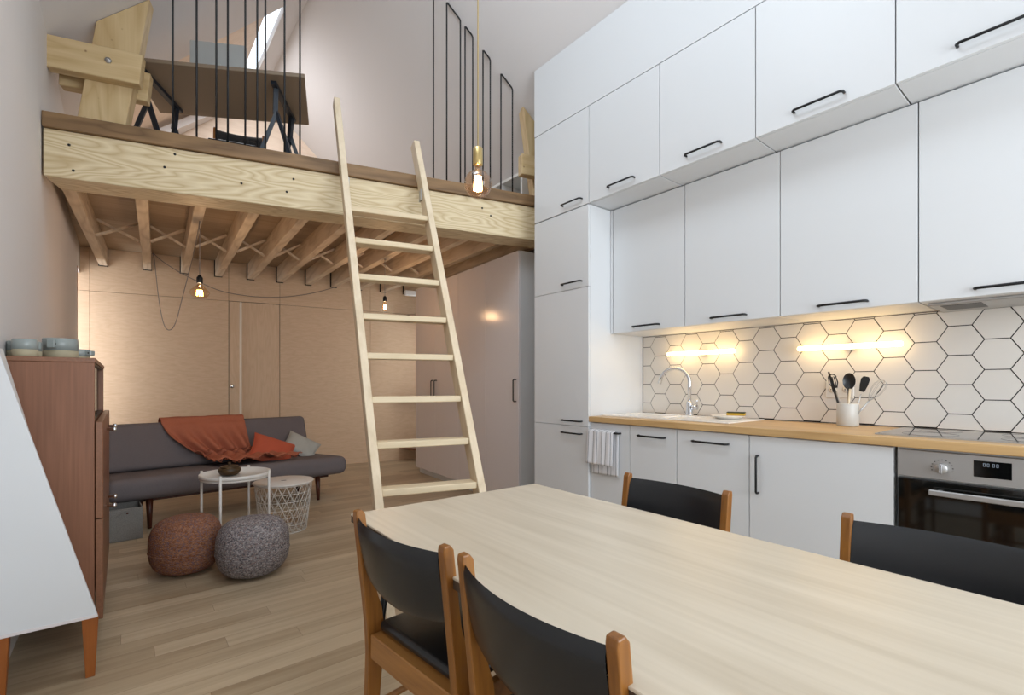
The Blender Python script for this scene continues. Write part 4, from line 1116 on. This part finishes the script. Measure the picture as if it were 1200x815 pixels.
cushion('orange linen cushion leaning on the sofa back beside the throw', co, .40, .33, .13, M['cush_o'], Matrix.Rotation(sang, 4, 'Z') @ Matrix.Rotation(.15, 4, 'Y') @ Matrix.Rotation(math.radians(48), 4, 'X') @ Matrix.Rotation(math.radians(-18), 4, 'Z'))
cushion('pale grey linen cushion at the right end of the sofa', cg, .34, .26, .11, M['cush_g'], Matrix.Rotation(sang, 4, 'Z') @ Matrix.Rotation(.1, 4, 'Y') @ Matrix.Rotation(math.radians(48), 4, 'X') @ Matrix.Rotation(math.radians(-32), 4, 'Z'))
# ------------------------------------------------------------------ coffee table, bowl, basket, poufs, felt bin
GZ = .50
gc = UZ(276, 556.5, GZ); gr = .222
gt = thing('tray_table', 'round white metal tray table in front of the sofa', 'table', (gc.x, gc.y, 0))
obj('tray', MB().lathe([(0, GZ-.008), (gr-.004, GZ-.008), (gr, GZ-.004), (gr, GZ+.018), (gr-.004, GZ+.018), (gr-.005, GZ-.002), (0, GZ-.002)], seg=64), M['white_metal'], gt)
va = math.atan2(RT.y, RT.x)
for k in range(4):
    a = math.radians(97+90*k)+va; px, py_ = (gr+.004)*math.cos(a), (gr+.004)*math.sin(a)
    obj('leg', MB().tube([(px, py_, .001), (px, py_, GZ+.03)], .0085, 10), M['white_metal'], gt)
rg = MB().tube([((gr-.012)*math.cos(2*PI*i/48), (gr-.012)*math.sin(2*PI*i/48), GZ-.016) for i in range(48)], .0075, 8, closed=True)
obj('ring', rg, M['white_metal'], gt)
bc = UZ(269, 557, GZ)
bo = thing('lidded_bowl', 'small dark wooden lidded bowl on the white tray table', 'bowl', (bc.x, bc.y, GZ-.0015))
obj('bowl', MB().lathe([(0, 0), (.04, 0), (.06, .012), (.073, .032), (.07, .052), (.062, .056), (0, .056)], seg=36), M['bowlwood'], bo)
obj('lid', MB().lathe([(0, .0565), (.06, .0565), (.055, .066), (.02, .072), (.008, .074), (.008, .08), (.012, .086), (.008, .092), (0, .093)], seg=36), M['bowlwood'], bo)
KZ = .385
kc = UZ(332.5, 563.5, KZ)
kb_ = thing('wire_basket', 'white wire basket with a round lid in front of the sofa', 'basket', (kc.x, kc.y, 0))
rt, rb = .205, .165
obj('lid', MB().lathe([(0, KZ-.012), (rt+.008, KZ-.012), (rt+.013, KZ-.008), (rt+.013, KZ-.002), (rt+.010, KZ), (0, KZ)], seg=64), M['white_metal'], kb_)
obj('finger_hole', MB().box(-.018, .018, -.01, .01, KZ+.0003, KZ+.0013, .0003), M['plastic_black'], kb_)
wm = MB(); nk = 22; zlo, zhi = .006, KZ-.018
def rk(z): return rb+(rt-rb)*(z/zhi)
for i in range(7):
    z = zlo+(zhi-zlo)*i/6; r = rk(z)
    wm.tube([(r*math.cos(2*PI*j/44), r*math.sin(2*PI*j/44), z) for j in range(44)], .0034 if i in (0, 6) else .0022, 6, closed=True)
for k in range(nk):
    for s_ in (1, -1):
        pts = []
        for i in range(9):
            z = zlo+(zhi-zlo)*i/8; a = 2*PI*k/nk+s_*2*PI/nk*3*i/8; r = rk(z)+.001*s_; pts.append((r*math.cos(a), r*math.sin(a), z))
        wm.tube(pts, .0022, 5)
obj('wire_frame', wm, M['white_metal'], kb_)
bt_ = MB()
for k in range(-3, 4):
    x = k*.045; l = math.sqrt(rb*rb-x*x); bt_.tube([(x, -l, .005), (x, l, .005)], .002, 5); bt_.tube([(-l, x, .005), (l, x, .005)], .002, 5)
obj('base_grid', bt_, M['white_metal'], kb_)
def pouf(label, u, v, Zd, r, h, mat, tagp):
    p = FW*Zd+RT*((u-600)/F*Zd)
    t = thing('pouf', label, 'pouf', (p.x, p.y, 0), 0, 'round knitted poufs')
    prof = [(0, .0)]
    n = 28
    for i in range(n+1):
        a = -PI/2+PI*i/n; e = .78
        ca, sa2 = math.cos(a), math.sin(a); e = .52
        prof.append((r*abs(ca)**e, h/2+h/2*math.copysign(abs(sa2)**.8, sa2)))
    prof[1] = (r*.35, 0.001); prof[-1] = (0, h)
    m = MB().lathe(prof[1:], seg=56)
    for v_ in m.bm.verts:
        an = math.atan2(v_.co.y, v_.co.x); v_.co.x *= 1+.012*math.sin(an*3+u); v_.co.y *= 1+.012*math.sin(an*3+u)
    obj('cover', m, mat, t)
    obj('seam', MB().tube([(r*1.0*math.cos(2*PI*i/60)*(1+.012*math.sin(2*PI*i/60*3+u)), r*1.0*math.sin(2*PI*i/60)*(1+.012*math.sin(2*PI*i/60*3+u)), h*.42+.0) for i in range(60)], .003, 6, closed=True), mat, t)
    if tagp:
        d = -RT; q = d*(r-.004); o = MB().box(-.004, .026, -.012, .012, -.014, .014, .002)
        o.xform(Matrix.Translation(Vector((q.x, q.y, h*.32))) @ Matrix.Rotation(math.atan2(d.y, d.x), 4, 'Z'))
        obj('leather_tag', o, M['leather'], t)
pouf('rust orange knitted pouf with a leather tag', 219, 640, 2.97, .192, .335, M['pouf_o'], True)
pouf('grey flecked knitted pouf in front of the tray table', 296.5, 640, 2.93, .200, .335, M['pouf_g'], False)
fbp = UZ(132, 641, 0); fbr = UZ(166, 632, 0)
fx = fbr.x; fy = fbr.y
fb_ = thing('felt_basket', 'grey felt storage basket on the floor below the sofa, beside the cabinet', 'basket', (fx-.15, fy+.14, 0), .06)
m = MB(); w, d, h = .30, .26, .235; t_ = .008
for q in ((-w/2, w/2, -d/2, -d/2+t_), (-w/2, w/2, d/2-t_, d/2), (-w/2, -w/2+t_, -d/2+t_, d/2-t_), (w/2-t_, w/2, -d/2+t_, d/2-t_)): m.box(*q, 0.002, h, .002)
m.box(-w/2+t_, w/2-t_, -d/2+t_, d/2-t_, .002, .012)
obj('body', m, M['felt'], fb_)
obj('folded_flap', MB().prism([(-w/2, .09), (w/2-.09, h-.01), (-w/2, h-.005)], 'y', -d/2-.006, -d/2-.0005, .001), M['felt'], fb_)
obj('rivet', MB().lathe([(0, 0), (.007, 0), (.006, .003), (0, .004)], seg=12).xform(Matrix.Translation((w/2-.09, -d/2-.0005, h-.035)) @ Matrix.Rotation(PI/2, 4, 'X')), M['leather'], fb_)
# white lead along the skirting under the slanted cabinet
tag(obj('power_lead', MB().tube(smooth([Vector((XL+.024, 2.52, .05)), Vector((XL+.03, 2.6, .012)), Vector((XL+.024, 2.68, .06)), Vector((XL+.024, 2.72, .1))]), .004, 6), M['cord_grey'], world=True), 'grey power lead along the white skirting under the slanted cabinet', 'cable')
# ------------------------------------------------------------------ light
def area(name, loc, target, sx, sy, power, col):
    l = bpy.data.lights.new(name, 'AREA'); l.shape = 'RECTANGLE'; l.size = sx; l.size_y = sy; l.energy = power; l.color = col
    o = bpy.data.objects.new(name, l); C.objects.link(o); o.location = loc
    o.rotation_euler = (Vector(target)-Vector(loc)).to_track_quat('-Z', 'Y').to_euler(); return o
w = bpy.data.worlds.new('sky'); sc.world = w; w.use_nodes = True
bg = w.node_tree.nodes['Background']; bg.inputs[0].default_value = (.80, .90, 1., 1); bg.inputs[1].default_value = 2.0
area('roof_window_daylight', (.55, 1.55, zl(.55)+.35), (1.9, 1.55, zl(.55)+.35-1.6), .95, 2.5, 45, (.82, .92, 1))
area('front_window_fill', (1.5, -2.3, 1.7), (1.5, 2, 3.2), 2.7, 2.3, 115, (.88, .95, 1))  # added fill behind the camera, tilted up to brighten the ceilings
area('loft_roof_window_daylight', (.5, 6.0, zl(.5)+.1), (1.4, 6.0, 3.1), 1.1, 1.6, 30, (.95, .97, 1))
area('niche_window_daylight', (-1.1, 6.75, 1.4), (2, 5.6, 1.0), .8, 1.6, 30, (.97, .97, 1))
area('side_window_daylight', (3.52, 6.1, 1.4), (2.7, 6.9, 1.3), .5, 1.9, 9, (.95, .98, 1))
# ------------------------------------------------------------------ camera and view
cam = bpy.data.cameras.new('camera'); co_ = bpy.data.objects.new('camera', cam); C.objects.link(co_)
co_.location = (0, 0, HC); co_.rotation_euler = (PI/2, 0, -math.atan2(455, 567))
cam.sensor_width = 36; cam.sensor_fit = 'HORIZONTAL'; cam.lens = F/1200*36; cam.shift_y = 42.5/1200; cam.clip_start = .02
sc.camera = co_
vs = sc.view_settings; vs.view_transform = 'Standard'; vs.look = 'None'; vs.exposure = 0.; vs.gamma = 1.; vs.use_curve_mapping = False
sc.display_settings.display_device = 'sRGB'
sc.cycles.max_bounces = 10; sc.cycles.diffuse_bounces = 6; sc.cycles.use_denoising = True
sc.cycles.sample_clamp_indirect = 6.
